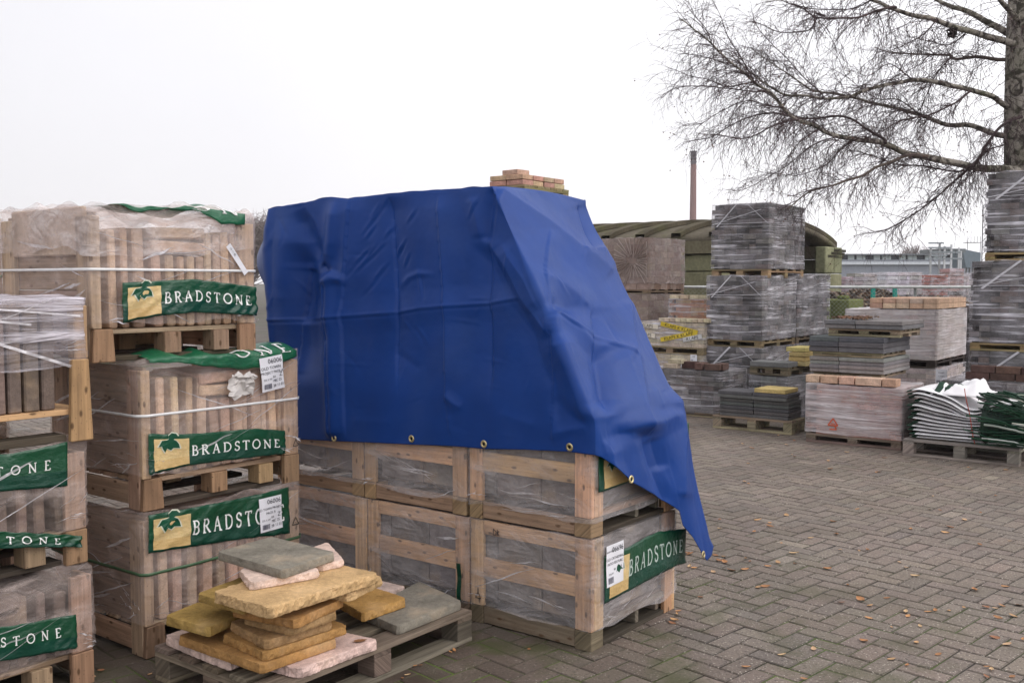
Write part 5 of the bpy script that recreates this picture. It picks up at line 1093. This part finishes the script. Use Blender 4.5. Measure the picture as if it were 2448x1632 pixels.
def shed():
    C = corner_at(1712, 18.6); W_ = span(C, BV, 1982); L = 8.0; ze = zat(C, 568); rise = .42
    t = thing('vaulted_shed', 'moss-green shed of big concrete blocks under a ribbed barrel roof', 'shed', C)
    G1 = (.20, .195, .12)
    # block walls: two long sides of stacked big blocks, open gable to the right with end piers
    def blockwall(nm, x0, x1, y0, y1, along, zt, seed, step=1.6, hb=.62):
        mb = MB(); r = random.Random(seed); z = 0; row = 0
        while z < zt - .05:
            zz = min(z + hb, zt); a = (y0 if along == 'y' else x0); e = (y1 if along == 'y' else x1); off = (step / 2 if row % 2 else 0)
            while a < e - .01:
                b = min(a + step - off, e); off = 0; c = vary(G1, r, .12)
                lo, hi = ((x0, a + .008, z + .006), (x1, b - .008, zz - .008)) if along == 'y' else ((a + .008, y0, z + .006), (b - .008, y1, zz - .008)); mb.box(lo, hi, c, r=r); a = b
            z = zz; row += 1
        return mb.build(nm, M['mossy'], t, bevel=.02)
    blockwall('block_wall', 0, .62, .0, L, 'y', ze - .30, 1); blockwall('block_wall', W_ - .62, W_, .0, L, 'y', ze - .30, 2); blockwall('back_wall', .65, W_ - .65, L - .6, L, 'x', ze - .3, 3)
    zs = zat(C + BV * W_, 592); blockwall('end_pier', W_ - 1.05, W_ + .02, -.26, -.02, 'x', zs, 4, step=1.1)
    for x in (.0, W_ - .72): box_part('wall_beam', (x - .1, -.1, ze - .29), (x + .78, L, ze - .02), (.16, .145, .095), t, 'mossy')
    m = MB(); r = random.Random(5)
    for i in range(5): m.box((-.14, .6 + i * 1.5, ze - .32), (-.105, .9 + i * 1.5, ze - .12), (.30, .25, .13), r=r)
    m.build('bracket', M['mossy'], t)
    # barrel roof with raised ribs
    n = 28; a0 = 0
    def prof(f, lift=0): x = -.12 + (W_ + .24) * f; return (x, ze + rise * (1 - (2 * f - 1) ** 2) ** .85 + lift)
    mb = MB(); mb.grid([[(prof(i / n)[0], -.1 + (L + .2) * j / 20, prof(i / n)[1]) for i in range(n + 1)] for j in range(21)], (.115, .10, .075)); o = mb.build('vault', M['mossy'], t, smooth=True); s = o.modifiers.new('t', 'SOLIDIFY'); s.thickness = .12; s.offset = -1
    y = -.1; 
    while y < L:
        mb = MB(); rows = []
        for i in range(n + 1):
            x, z = prof(i / n); rows.append([(x, y, z + .012), (x, y, z + .10), (x, y + .20, z + .10), (x, y + .20, z + .012)])
        mb.grid(rows, (.085, .072, .05), closed=True); mb.build('roof_rib', M['mossy'], t); y += .78
    m = MB(); 
    for k in range(3): m.box((W_ - .9 + .2 * k, -.26, ze - .27 + .07 * k), (W_ + .1 + .08 * k, -.13, ze - .21 + .07 * k), (.05, .045, .03))
    m.build('timber', M['oldwood'], t)
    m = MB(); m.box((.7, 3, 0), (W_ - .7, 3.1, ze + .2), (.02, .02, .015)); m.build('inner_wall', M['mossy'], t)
    return C, W_
SC, SW = shed()
for i, (px, d, w_, h_, lab) in enumerate(((1965, 17.6, 1.0, zat(corner_at(1965, 17.6), 728), 'low mossy concrete block by the fence, left one'), (2030, 17.8, .55, zat(corner_at(2030, 17.8), 716), 'low mossy concrete block by the fence with studs on top'))):
    C = corner_at(px, d); t = thing('concrete_block', lab, 'concrete block', C); m = MB(); m.box((0, 0, 0), (.8, w_, h_), (.15, .17, .06)); m.build('block', M['mossy'], t, bevel=.02)
    m = MB(); [m.box((.1, .08 + .3 * k, h_ + .001), (.3, .25 + .3 * k, h_ + .07), (.14, .16, .05)) for k in range(max(1, int(w_ / .3)))]; m.build('stud', M['mossy'], t, bevel=.02)
for i, (px, lean) in enumerate(((2086, .03), (2148, -.16))):
    C = corner_at(px, 17.3); o = MB(); z0, z1 = 0, zat(C, 688); o.box((-.035, -.02, 0), (.035, .02, z1), (.02, .33, .26)); ob = o.build('green_stake', M['paint'], None, bevel=.004, loc=(C.x - lean * z1 * .0, C.y, 0)); ob.rotation_euler = (0, lean * .25, 0); props(ob, ('upright' if i == 0 else 'leaning') + ' turquoise green stake behind the fence', 'stake', 'turquoise stakes behind the fence')
# bank of dead leaves behind the fence
def bank():
    r = random.Random(17); mb = MB(); a = corner_at(1600, 19.0); b = corner_at(2700, 18.0); n = 60
    H = lambda f, g: (1.36 + .22 * nz((f * 22, g, 0), 1.0, 4)) * (sin(pi * min(1, g * 1.15)) ** .6)
    rows = [[tuple(a.lerp(b, i / n) + Vector((0, .2 + 3.4 * j / 12, H(i / n, j / 12) - .03))) for i in range(n + 1)] for j in range(13)]
    mb.grid(rows, (.06, .042, .03))
    for k in range(9000):
        f, g = r.random(), r.random() * .62; p = a.lerp(b, f) + Vector((0, .2 + 3.4 * g, H(f, g))); s = r.uniform(.035, .075); th = r.uniform(0, 6.28); el = r.uniform(-.9, .9)
        u = Vector((cos(th), sin(th) * cos(el), sin(th) * sin(el))) * s; v = Vector((-sin(th) * .6, cos(th) * .6, r.uniform(-.9, .9))) * s * .6
        mb.poly([p - u, p + v, p + u, p - v], vary(r.choice(((.16, .105, .07), (.22, .15, .10), (.09, .06, .045), (.26, .19, .13), (.05, .035, .03))), r, .25))
    props(mb.build('leaf_bank', M['paint']), 'long bank of dead brown leaves heaped behind the chain-link fence', 'leaf bank', kind='stuff')
bank()
def chimney():
    d = 230.0; C = corner_at(1655, d); zt = zat(C, 361); r0, r1 = 9.6 * d / FP, 6.6 * d / FP; t = thing('factory_chimney', 'tall tapering red brick factory chimney with a dark top far behind the shed', 'chimney', C, 0)
    rad = lambda z: r0 + (r1 - r0) * z / zt
    for nm, za, zb, c in (('shaft', -.2, zt * .905, (.22, .115, .105)), ('dark_top', zt * .905, zt, (.10, .085, .10))):
        mb = MB(); rows = []; n = 24
        for i in range(n + 1):
            z = za + (zb - za) * i / n; k = .16 if nm == 'dark_top' and i % 6 > 3 else 0; rows.append([((rad(z) + k * .6) * cos(2 * pi * q / 16), (rad(z) + k * .6) * sin(2 * pi * q / 16), z) for q in range(16)])
        mb.grid(rows, lambda i, j: vary(c, R0, .05), closed=True); mb.poly(rows[-1], c); mb.build(nm, M['brick'], t)
chimney()
# far yard: wrapped packs beyond the bank
GFY = 'small far-off packs beyond the leaf bank'
far = [(2003, 2042, 660, 'maroon'), (2045, 2098, 652, 'grey'), (2100, 2122, 650, 'white'), (2124, 2148, 650, 'white'), (2150, 2176, 650, 'white'), (2178, 2206, 650, 'grey'), (2208, 2268, 656, 'red'), (2270, 2306, 641, 'pinkish'), (2270, 2318, 658, 'lilac'), (2310, 2345, 652, 'white')]
FCOL = {'maroon': (.26, .17, .18), 'grey': (.42, .37, .36), 'white': (.56, .52, .55), 'red': (.32, .10, .07), 'pinkish': (.44, .30, .28), 'lilac': (.42, .36, .38)}
for i, (xa, xb, yt, nm) in enumerate(far):
    d = 36 + .9 * i; Ca = corner_at(xa, d); Cb = corner_at(xb, d); w_ = Cb.x - Ca.x; h = zat(Ca, yt); r = random.Random(i)
    t = thing('far_pack', '%s far-off wrapped pack, %s from the left beyond the leaf bank' % (nm, ORD[i]), 'pack', Ca, 0, GFY); mb = MB(); mb.box((.08, .08, .0), (w_ - .08, .95, h * .985), (.04, .035, .035)); nl = 14
    for k in range(nl):
        x = 0
        while x < w_ - .03: b = min(r.choice((.3, .45)), w_ - x - .01); mb.box((x, r.uniform(0, .03), h * k / nl), (x + b - .015, 1.0, h * (k + 1) / nl - .02), vary(FCOL[nm] if k % 7 else (.10, .08, .08), r, .22)); x += b
    mb.build('bricks', M['brick'], t)
    mb = MB(); mb.box((-.02, -.04, h * .5), (w_ + .02, -.03, h + .01), (1, 1, 1)); mb.build('wrap', M['stretch'], t)
def far_building():
    d = 95.0; C = corner_at(2003, d); Cb = corner_at(2330, d); w_ = Cb.x - C.x; t = thing('long_low_building', 'long low industrial building with a window strip under a flat roof far right', 'building', C, 0)
    zt = zat(C, 607); z1 = zat(C, 610); z2 = zat(C, 620); z3 = zat(C, 632)
    for nm, za, zb, y, c in (('roof', z1, zt, -.6, (.17, .19, .21)), ('parapet', z3, z2 - .02, -.1, (.30, .32, .36)), ('wall', 0, z3 - .02, 0.05, (.25, .27, .31)), ('pale_band', z3 - .02, z3 + .25, -.25, (.62, .66, .70))):
        m = MB(); m.box((0, y, za), (w_, 12, zb), c); m.build(nm, M['paint'], t)
    n = 16
    for i in range(n):
        x0, x1 = w_ * i / n + .12, w_ * (i + 1) / n - (.12 if i % 3 else 1.0); m = MB(); m.box((x0, -.02, z2 - .02), (x1, .2, z1), (.55, .63, .64)); m.build('window', M['paint'], t)
    m = MB(); m.box((-.01, .3, z2 - .02), (w_, 6, z1), (.10, .12, .15)); m.build('window_band', M['paint'], t)
    m = MB(); m.box((-.9, -.3, 0), (-.02, 4, zt), (.6, .62, .64)); m.build('corner_column', M['paint'], t)
    d = 62.0; C = corner_at(2215, d); t = thing('steel_frame', 'pale steel framework with posts and railings in front of the long low building', 'steel frame', C, 0); k = d / FP
    m = MB(); X = lambda px: (px - 2215) * k; Z = lambda py: zat(C, py)
    for px, yt, c in ((2224, 590, .35), (2245, 582, .25), (2257, 588, .5), (2273, 584, .55), (2291, 592, .5), (2296, 600, .55)): m = MB(); m.box((X(px) - .05, 0, 0), (X(px) + .05, .1, Z(yt)), (c, c * 1.03, c * 1.05)); m.build('post', M['metal'], t)
    for px0, px1, py in ((2217, 2254, 581), (2217, 2270, 592), (2222, 2295, 603), (2224, 2262, 611), (2218, 2300, 618)): m = MB(); m.box((X(px0), -.02, Z(py) - .05), (X(px1), .0, Z(py) + .05), (.24, .27, .29)); m.build('beam', M['metal'], t)
    m = MB(); m.box((X(2244), .2, Z(603)), (X(2310), 3, Z(594)), (.14, .16, .17)); m.build('platform', M['metal'], t)
    C = corner_at(2345, 70.0); t = thing('lattice_mast', 'thin lattice mast with a railed platform beside the right tower', 'mast', C, 0); k = 70 / FP; Z = lambda py: zat(C, py)
    for a in (0, .35): m = MB(); m.box((a, 0, 0), (a + .06, .06, Z(490)), (.15, .15, .16)); m.build('mast_leg', M['metal'], t)
    m = MB(); z = 0
    while z < Z(495): m.tube([(0.03, .03, z), (.38, .03, z + .4)], .02, 4, (.16, .16, .17)); z += .45
    m.build('bracing', M['metal'], t)
    m = MB(); m.box((-34 * k, 0, Z(580)), (0, .8, Z(579)), (.12, .12, .13)); m.build('platform', M['metal'], t)
    m = MB(); [m.tube([(-34 * k + q * .22, 0, Z(579)), (-34 * k + q * .22, 0, Z(565))], .02, 4, (.2, .2, .2)) for q in range(5)]; m.build('railing', M['metal'], t)
    m = MB(); [m.tube([(-34 * k + q * .45, .05, 0), (-34 * k + q * .45, .05, Z(580))], .03, 4, (.2, .2, .2)) for q in (0, 2)]; m.build('post', M['metal'], t)
    C = corner_at(2305, 66.0); m = MB(); k = 66 / FP; Z = lambda py: zat(C, py); r = random.Random(2)
    t = thing('conveyor', 'dark sloping conveyor gallery right of the steel framework', 'conveyor', C, 0)
    P = [(X_, z_) for X_, z_ in ((-6 * k, 595), (38 * k, 604), (38 * k, 640), (4 * k, 640))]; v = [(x, y, Z(z)) for y in (0, 2.0) for x, z in P]; m.v = v; m.f = [(0, 3, 2, 1), (4, 5, 6, 7), (0, 1, 5, 4), (1, 2, 6, 5), (2, 3, 7, 6), (3, 0, 4, 7)]; m.c = [(.16, .20, .23)] * 6; m.uv = [[(0, 0)] * 4] * 6; m.build('gallery', M['paint'], t)
    m = MB(); [m.tube([(4 * k + q * 8 * k, 1, 0), (4 * k + q * 8 * k, 1, Z(640))], .05, 5, (.2, .2, .2)) for q in range(5)]; m.build('support', M['metal'], t)
far_building()
# ================================================================== TREES
BK = col_mat('birch_twigs', .8, .2, 'Object', (((3, 3, 3), .8, 1.2),), 0)
def bark_mat():
    m, t, p, o = base_mat('birch_bark'); c = nd(t, 'ShaderNodeTexCoord').outputs['Object']
    v = noise_val(t, c, (6, 6, 5), detail=5, lo=.44, hi=.54, dist=1.6); a = mixc(t, v, (.035, .028, .022, 1), (.31, .28, .24, 1))
    v2 = noise_val(t, c, (14, 14, 22), detail=5, lo=.50, hi=.68, thi=.75); a = mixc(t, v2, a, (.13, .115, .085, 1)); g = noise_val(t, c, (2, 2, 1), lo=.5, hi=.7, thi=.5); a = mixc(t, g, a, (.11, .12, .06, 1))
    t.links.new(a, p.inputs['Base Color']); p.inputs['Roughness'].default_value = .9
    h = noise_val(t, c, (14, 14, 5), detail=6); b = nd(t, 'ShaderNodeBump', {'Height': h, 'Strength': .8, 'Distance': .03}); t.links.new(b.outputs[0], p.inputs['Normal']); return m
BARK = bark_mat()
def birch():
    D0 = 14.5; r = random.Random(77); base = corner_at(2443, D0)
    t = thing('birch_tree', 'bare weeping birch with rough trunk at the right edge, branches spreading over the yard', 'tree', base, 0)
    def pt(x, y, d): p = at_y(1560 + x / 2.6486, y / 2.6486, d); return p - base
    m = MB(); rows = []; n = 60; H = 13.0; seg = 20
    for i in range(n + 1):
        z = -.05 + H * i / n; rr = .285 * (1 - z / H) ** .6 + .02; rr *= 1 + .25 * max(0, 1 - z / .5)
        lean = Vector((.05 * sin(z * .9) - .006 * z, .03 * sin(z * .7), 0)); rows.append([(lean.x + rr * cos(2 * pi * q / seg) * (1 + .07 * nz((cos(q) * 2, sin(q) * 2, z), 1.1)), lean.y + rr * sin(2 * pi * q / seg) * (1 + .07 * nz((cos(q) * 2, sin(q) * 2, z), 1.2)), z) for q in range(seg)])
    m.grid(rows, (.3, .28, .24), closed=True); m.build('trunk', BARK, t, smooth=True)
    B = [  # zoom polyline, start depth, end depth, start radius, end radius
     ([(2330, 1085), (2250, 1070), (2050, 1060), (1900, 1030), (1700, 985), (1590, 960), (1450, 905), (1300, 880), (1180, 865), (1050, 820), (920, 755), (830, 680), (740, 590), (640, 520), (520, 420), (380, 280), (270, 190), (170, 120)], 14.4, 12.6, .062, .006),
     ([(2330, 880), (2210, 855), (2030, 800), (1870, 790), (1720, 745), (1600, 700), (1400, 655), (1280, 615), (1100, 590), (980, 560), (850, 460), (700, 370), (620, 300)], 14.5, 15.6, .046, .005),
     ([(2330, 720), (2220, 660), (2120, 600), (1900, 540), (1650, 505), (1560, 525), (1400, 560), (1250, 610), (1100, 630), (940, 600), (820, 590), (700, 520), (560, 400), (470, 330)], 14.5, 13.4, .046, .005),
     ([(2330, 372), (2230, 370), (2080, 365), (1920, 375), (1880, 350), (1730, 345), (1630, 340), (1500, 330), (1420, 300)], 14.5, 15.4, .034, .005),
     ([(2330, 300), (2180, 245), (2000, 200), (1800, 130), (1640, 90), (1520, 50), (1400, 0), (1280, -50), (1100, -120)], 14.4, 14.0, .055, .012),
     ([(2330, 240), (2220, 200), (2100, 130), (1980, 70), (1870, 30), (1780, -10), (1600, -120)], 14.6, 15.5, .06, .02),
     ([(2360, 160), (2260, 60), (2180, -30), (2090, -120)], 14.4, 13.8, .05, .02),
     ([(1740, 992), (1700, 990), (1580, 1000), (1440, 1050), (1330, 1110), (1180, 1160), (1000, 1210), (900, 1280), (850, 1320)], 14.0, 13.2, .032, .006),
     ([(2060, 1062), (2050, 1065), (1900, 1090), (1700, 1050), (1560, 1040), (1420, 1000), (1310, 960), (1240, 955)], 14.2, 14.8, .018, .004),
     ([(2020, 1058), (1980, 1090), (1880, 1170), (1700, 1330), (1500, 1440), (1380, 1475), (1330, 1478)], 14.2, 13.9, .020, .004),
     ([(1540, 55), (1520, 50), (1440, 70), (1300, 110), (1180, 125), (1040, 110), (960, 60), (880, 30), (800, -10)], 14.1, 13.0, .022, .006),
     ([(1090, 100), (1030, 80), (1020, 140), (980, 200), (850, 215), (780, 205), (700, 150), (640, 130)], 13.3, 12.9, .014, .004),
     ([(1475, 908), (1460, 880), (1370, 820), (1210, 740), (1050, 745), (930, 740), (750, 720), (600, 745), (480, 800), (380, 870), (270, 890), (200, 900)], 13.7, 14.4, .022, .004),
     ([(930, 750), (920, 755), (850, 770), (700, 830), (540, 880), (400, 860), (330, 850)], 13.0, 12.6, .014, .004),
     ([(2345, 735), (2200, 800), (2130, 900), (2070, 1000), (2010, 1060)], 14.1, 14.0, .022, .018),
     ([(2020, 580), (2000, 590), (1900, 660), (1750, 720), (1600, 760), (1480, 820), (1400, 850), (1300, 900)], 14.3, 13.6, .018, .004),
     ([(1050, 822), (1040, 830), (960, 880), (880, 980), (820, 1090), (740, 1150)], 13.3, 13.0, .011, .003),
     ([(1890, 355), (1880, 370), (1790, 480), (1740, 600), (1680, 700), (1620, 740)], 14.9, 14.6, .014, .004),
     ([(1190, 870), (1180, 880), (1110, 940), (1090, 1030), (1050, 1090)], 13.4, 13.4, .012, .003),
     ([(650, 525), (640, 520), (480, 550), (330, 490), (200, 470), (120, 440)], 12.9, 13.2, .011, .003), ([(710, 585), (700, 580), (450, 560), (250, 545), (120, 570), (60, 620)], 12.9, 12.6, .011, .003), ([(530, 425), (520, 420), (400, 380), (250, 350), (160, 350)], 12.8, 13.2, .009, .003),
     ([(390, 290), (380, 280), (330, 180), (260, 100), (200, 20)], 12.7, 12.9, .008, .003), ([(640, 520), (560, 380), (470, 220), (430, 100), (380, 0)], 12.9, 13.1, .010, .003), ([(830, 680), (720, 660), (600, 640), (450, 700), (300, 780), (180, 800)], 13.0, 13.4, .010, .003),
     ([(1100, 630), (950, 470), (820, 340), (700, 220), (640, 100)], 13.9, 14.2, .010, .003), ([(1300, 880), (1180, 960), (1080, 1060), (900, 1110), (650, 1080)], 13.5, 13.8, .012, .003), ([(1440, 1050), (1500, 950), (1320, 860), (1100, 1000)], 13.8, 14.4, .010, .003),
     ([(1180, 865), (1000, 930), (850, 1050), (620, 1180), (480, 1220)], 13.4, 13.0, .010, .003), ([(2230, 920), (2100, 970), (2000, 1100), (1980, 1250)], 14.3, 13.8, .012, .003), ([(1650, 505), (1500, 400), (1360, 480), (1280, 420)], 14.1, 14.4, .010, .003), ([(1720, 745), (1560, 640), (1420, 620), (1230, 480), (1100, 430)], 14.8, 15.2, .010, .003),
     ([(1800, 130), (1700, 230), (1560, 300), (1400, 330)], 14.2, 14.0, .012, .003), ([(1400, 0), (1250, 60), (1020, 60), (860, 20)], 14.0, 14.4, .012, .003), ([(2000, 200), (1880, 280), (1760, 270), (1600, 220)], 14.3, 14.8, .012, .003)]
    tw = MB(); tw2 = MB(); DARK = (.060, .040, .042); LB = (.12, .095, .08); segs = []
    for bi, (pl, d0, d1, r0, r1) in enumerate(B):
        n = len(pl) - 1; P = [pt(x, y, d0 + (d1 - d0) * (i / n)) for i, (x, y) in enumerate(pl)]
        Q = []
        for i in range(n):
            p0, p1, p2, p3 = P[max(i - 1, 0)], P[i], P[i + 1], P[min(i + 2, n)]
            for k in range(4):
                s = k / 4; q = .5 * ((2 * p1) + (p2 - p0) * s + (2 * p0 - 5 * p1 + 4 * p2 - p3) * s * s + (3 * p1 - p0 - 3 * p2 + p3) * s ** 3); Q.append(q + Vector((nz(q, 3, bi), nz(q, 3, bi + 9), nz(q, 3, bi + 5))) * .03)
        Q.append(P[-1]); L = len(Q) - 1; rad = [(r0 + (r1 - r0) * (i / L) ** .8) for i in range(L + 1)]
        m = MB(); m.tube(Q, rad, 7 if r0 > .03 else 5, LB if r0 > .03 else DARK); m.build('limb', BARK if r0 > .04 else BK, t, smooth=True)
        acc = 0
        for i in range(L):
            a, b = Q[i], Q[i + 1]; ln = (b - a).length; acc += ln * (36 if rad[i] < .03 else 18); dirn = (b - a) / (ln + 1e-9)
            while acc > 1: acc -= 1; segs.append((a.lerp(b, r.random()), dirn, rad[i]))
    def twig(p, d, L, rad, lev):
        n = max(3, int(L / .085)); pth = [p]; d = d.normalized(); q = p
        for i in range(n):
            d = (d + Vector((r.uniform(-1, 1), r.uniform(-1, 1), r.uniform(-1, .55))) * .33 + Vector((0, 0, -.055 - .05 * lev))).normalized(); q = q + d * (L / n); pth.append(q)
            if lev < 2 and r.random() < (.60 if lev == 0 else .42): twig(q, (d + Vector((r.uniform(-1, 1), r.uniform(-1, 1), r.uniform(-1, .8))) * .9), L * r.uniform(.35, .75), rad * .7, lev + 1)
        (tw if lev == 0 else tw2).tube(pth, [rad * (1 - .65 * i / n) for i in range(n + 1)], 3, DARK, cap=False)
        if lev and r.random() < .06: c = pth[-1]; s = .012; tw2.poly([c + Vector((s, 0, 0)), c + Vector((0, s * .5, s)), c + Vector((-s, 0, 0)), c + Vector((0, -s * .5, -s))], (.09, .045, .03))
    for p, d, rd in segs:
        side = Vector((r.uniform(-1, 1), r.uniform(-1, 1), r.uniform(-.9, .9))); twig(p, d * r.uniform(.3, 1.1) + side * .9, r.uniform(.22, .68) * (.75 if rd < .008 else 1), max(.0030, min(.0055, rd * .5)), 0)
    tw.build('twigs', BK, t); tw2.build('fine_twigs', BK, t)
    # clump caught in the branches
    p = pt(1895, 210, 14.2); m = MB()
    for k in range(26): a = r.uniform(0, 6.28); m.tube([p + Vector((r.uniform(-.06, .06), r.uniform(-.06, .06), r.uniform(-.07, .07))) for _ in range(3)], .010, 3, (.03, .02, .02))
    m.build('twig_clump', BK, t)
birch()
def far_tree(label, px, d, w_px, y_top, y_base, seed, n=260):
    r = random.Random(seed); C = corner_at(px, d); H = zat(C, y_top); t = thing('bare_tree', label, 'tree', C, 0, 'bare trees on the horizon'); k = d / FP; W_ = w_px * k
    m = MB(); m.tube([(0, 0, -.1), (.05, 0, H * .4), (0, 0, H * .8)], [H * .02, H * .014, H * .004], 6, (.16, .13, .125)); m.build('trunk', BK, t)
    m = MB()
    for i in range(n):
        a = r.uniform(0, 6.28); z = H * r.uniform(.30, .85); p = Vector((0, 0, z * .8)); e = Vector((cos(a) * W_ * .5 * r.uniform(.3, 1), sin(a) * W_ * .5 * r.uniform(.3, 1), 0)); e.z = z + (H - z) * r.uniform(.2, 1) * (1 - (e.length / (W_ * .55)) ** 2 * .6); md = p.lerp(e, .55) + Vector((r.uniform(-1, 1), r.uniform(-1, 1), r.uniform(0, 1))) * W_ * .04
        m.tube([p, md, e], [H * .005, H * .003, H * .0016], 3, vary((.22, .185, .18), r, .2), cap=False)
        for q in range(5): f = md.lerp(e, r.random()); m.tube([f, f + Vector((r.uniform(-1, 1), r.uniform(-1, 1), r.uniform(-.2, 1))) * W_ * .11], [H * .0022, H * .001], 3, vary((.25, .21, .205), r, .2), cap=False)
    m.build('crown', BK, t)
far_tree('bare far tree peeping out between the tall left stack and the tarpaulin', 600, 60, 210, 505, 676, 1, 620); far_tree('second bare far tree touching the left edge of the tarpaulin', 668, 66, 170, 520, 676, 2, 420)
far_tree('bare grey tree on the horizon left of the steel framework', 2178, 120, 62, 578, 676, 3); far_tree('bare low tree behind the steel framework', 2215, 130, 45, 585, 676, 4)
# ================================================================== FALLEN LEAVES
def leaves():
    r = random.Random(21); cols = ((.42, .20, .085), (.36, .17, .075), (.44, .27, .13), (.27, .12, .055), (.47, .32, .18)); meshes = []
    for k in range(10):
        m = MB(); L, w_ = 1.0, r.uniform(.42, .62); n = 7; curl = r.uniform(.1, .5); tw_ = r.uniform(-.4, .4); rows = []
        for i in range(n + 1):
            f = i / n; hw = w_ * .5 * sin(pi * min(1, f * .97 + .03)) ** .8 * (1 + .18 * (i % 2)); z = curl * .35 * (f - .5) ** 2 * 2; rows.append([(f - .5, s * hw, z + abs(s) * curl * .22 + s * tw_ * .12 * (f - .5)) for s in (-1, -.5, 0, .5, 1)])
        m.grid(rows, vary(cols[k % 5], r, .15)); m.grid([[(-.5, -.012, rows[0][2][2]), (-.5, .012, rows[0][2][2])], [(-.78, -.008, .06), (-.78, .008, .06)]], (.25, .12, .05))
        o = m.build('fallen_leaf', M['paint'], None, smooth=True); meshes.append(o)
    pts = []
    traced = [(1640, 1320), (1650, 1322), (1730, 1328), (1710, 1325), (1648, 1352), (1660, 1355), (1733, 1342), (1783, 1333), (1793, 1340), (1705, 1365), (1780, 1360), (1829, 1400), (1812, 1402), (1675, 1425), (1898, 1321), (1901, 1345), (1978, 1358), (1612, 1480), (1606, 1487), (1945, 1549), (1835, 1352), (1748, 1361), (1860, 1342), (1720, 1337),
      (2188, 1375), (2078, 1475), (2057, 1431), (2080, 1446), (2011, 1438), (2150, 1342), (2074, 1312), (1992, 1245), (2008, 1312), (2120, 1427), (2165, 1460), (2220, 1460), (2236, 1457), (2268, 1458), (2356, 1449), (2380, 1452), (2395, 1446), (2385, 1474), (2423, 1470), (2435, 1443), (2200, 1495), (2170, 1470), (2065, 1530), (2190, 1534), (2377, 1522), (2408, 1538), (2445, 1526), (2243, 1562), (2131, 1573), (2420, 1614), (2370, 1598), (2404, 1400), (2330, 1408), (2260, 1272), (2270, 1258), (2305, 1241), (2177, 1263), (2000, 1275), (1880, 1230), (1840, 1255), (1720, 1262), (1840, 1248), (1803, 1269), (1812, 1242), (1720, 1240), (1780, 1150), (1790, 1155), (1900, 1090), (1980, 1100), (2115, 1093), (2025, 1080), (2095, 1128), (2100, 1127), (1860, 1040), (1899, 1052), (1775, 1060), (1797, 1070), (2320, 1120), (2405, 1122), (2380, 1183), (2230, 1185), (2050, 1215), (1985, 1120), (1645, 1047), (1660, 1020), (1880, 1062),
      (988, 1590), (1005, 1588), (997, 1580), (962, 1618), (975, 1611), (1077, 1556), (986, 1578), (358, 1610), (240, 1600), (225, 1615), (1086, 1552), (1265, 1550)]
    for px, py in traced: pts.append(on_z(px, py, .006))
    while len(pts) < 128:
        px, py = r.uniform(1560, 2448), 1010 + 620 * r.random() ** 1.5
        if px < 1700 and 1050 < py < 1330 or (px > 1900 and py < 1110): continue
        pts.append(on_z(px, py, .006))
    for i, p in enumerate(pts):
        src = meshes[i % 10]; o = src if i < 10 else src.copy()
        if i >= 10: COL.objects.link(o)
        s = r.uniform(.026, .05) * (1.15 if i < 90 else .8); o.location = (p.x, p.y, .004); o.scale = (s, s, s); o.rotation_euler = (r.uniform(-.2, .2), r.uniform(-.2, .2), r.uniform(0, 6.28)); props(o, 'small dry orange-brown leaf lying on the grey block paving', 'leaf', 'fallen leaves on the paving')
    o = meshes[3].copy(); COL.objects.link(o); p = on_z(360 + 1475 / 2.94, 1200 + 968 / 2.94, .193); o.location = (p.x, p.y, .191); o.scale = (.055,) * 3; o.rotation_euler = (0, 0, .4); props(o, 'pointed orange leaf lying on the pink slab of the sample pallet', 'leaf'); o.pop('group', None) if hasattr(o, 'pop') else None
leaves()

# ================================================================== HAZE
def haze():
    m = bpy.data.materials.new('haze'); m.use_nodes = True; t = m.node_tree; t.nodes.clear(); o = t.nodes.new('ShaderNodeOutputMaterial'); v = t.nodes.new('ShaderNodeVolumePrincipled')
    v.inputs['Color'].default_value = (.99, .99, 1, 1); v.inputs['Density'].default_value = .0006; v.inputs['Anisotropy'].default_value = .2; t.links.new(v.outputs[0], o.inputs['Volume'])
    mb = MB(); mb.box((-130, -60, -1.2), (190, 262, 42), (1, 1, 1)); props(mb.build('haze', m), kind='stuff')
haze()
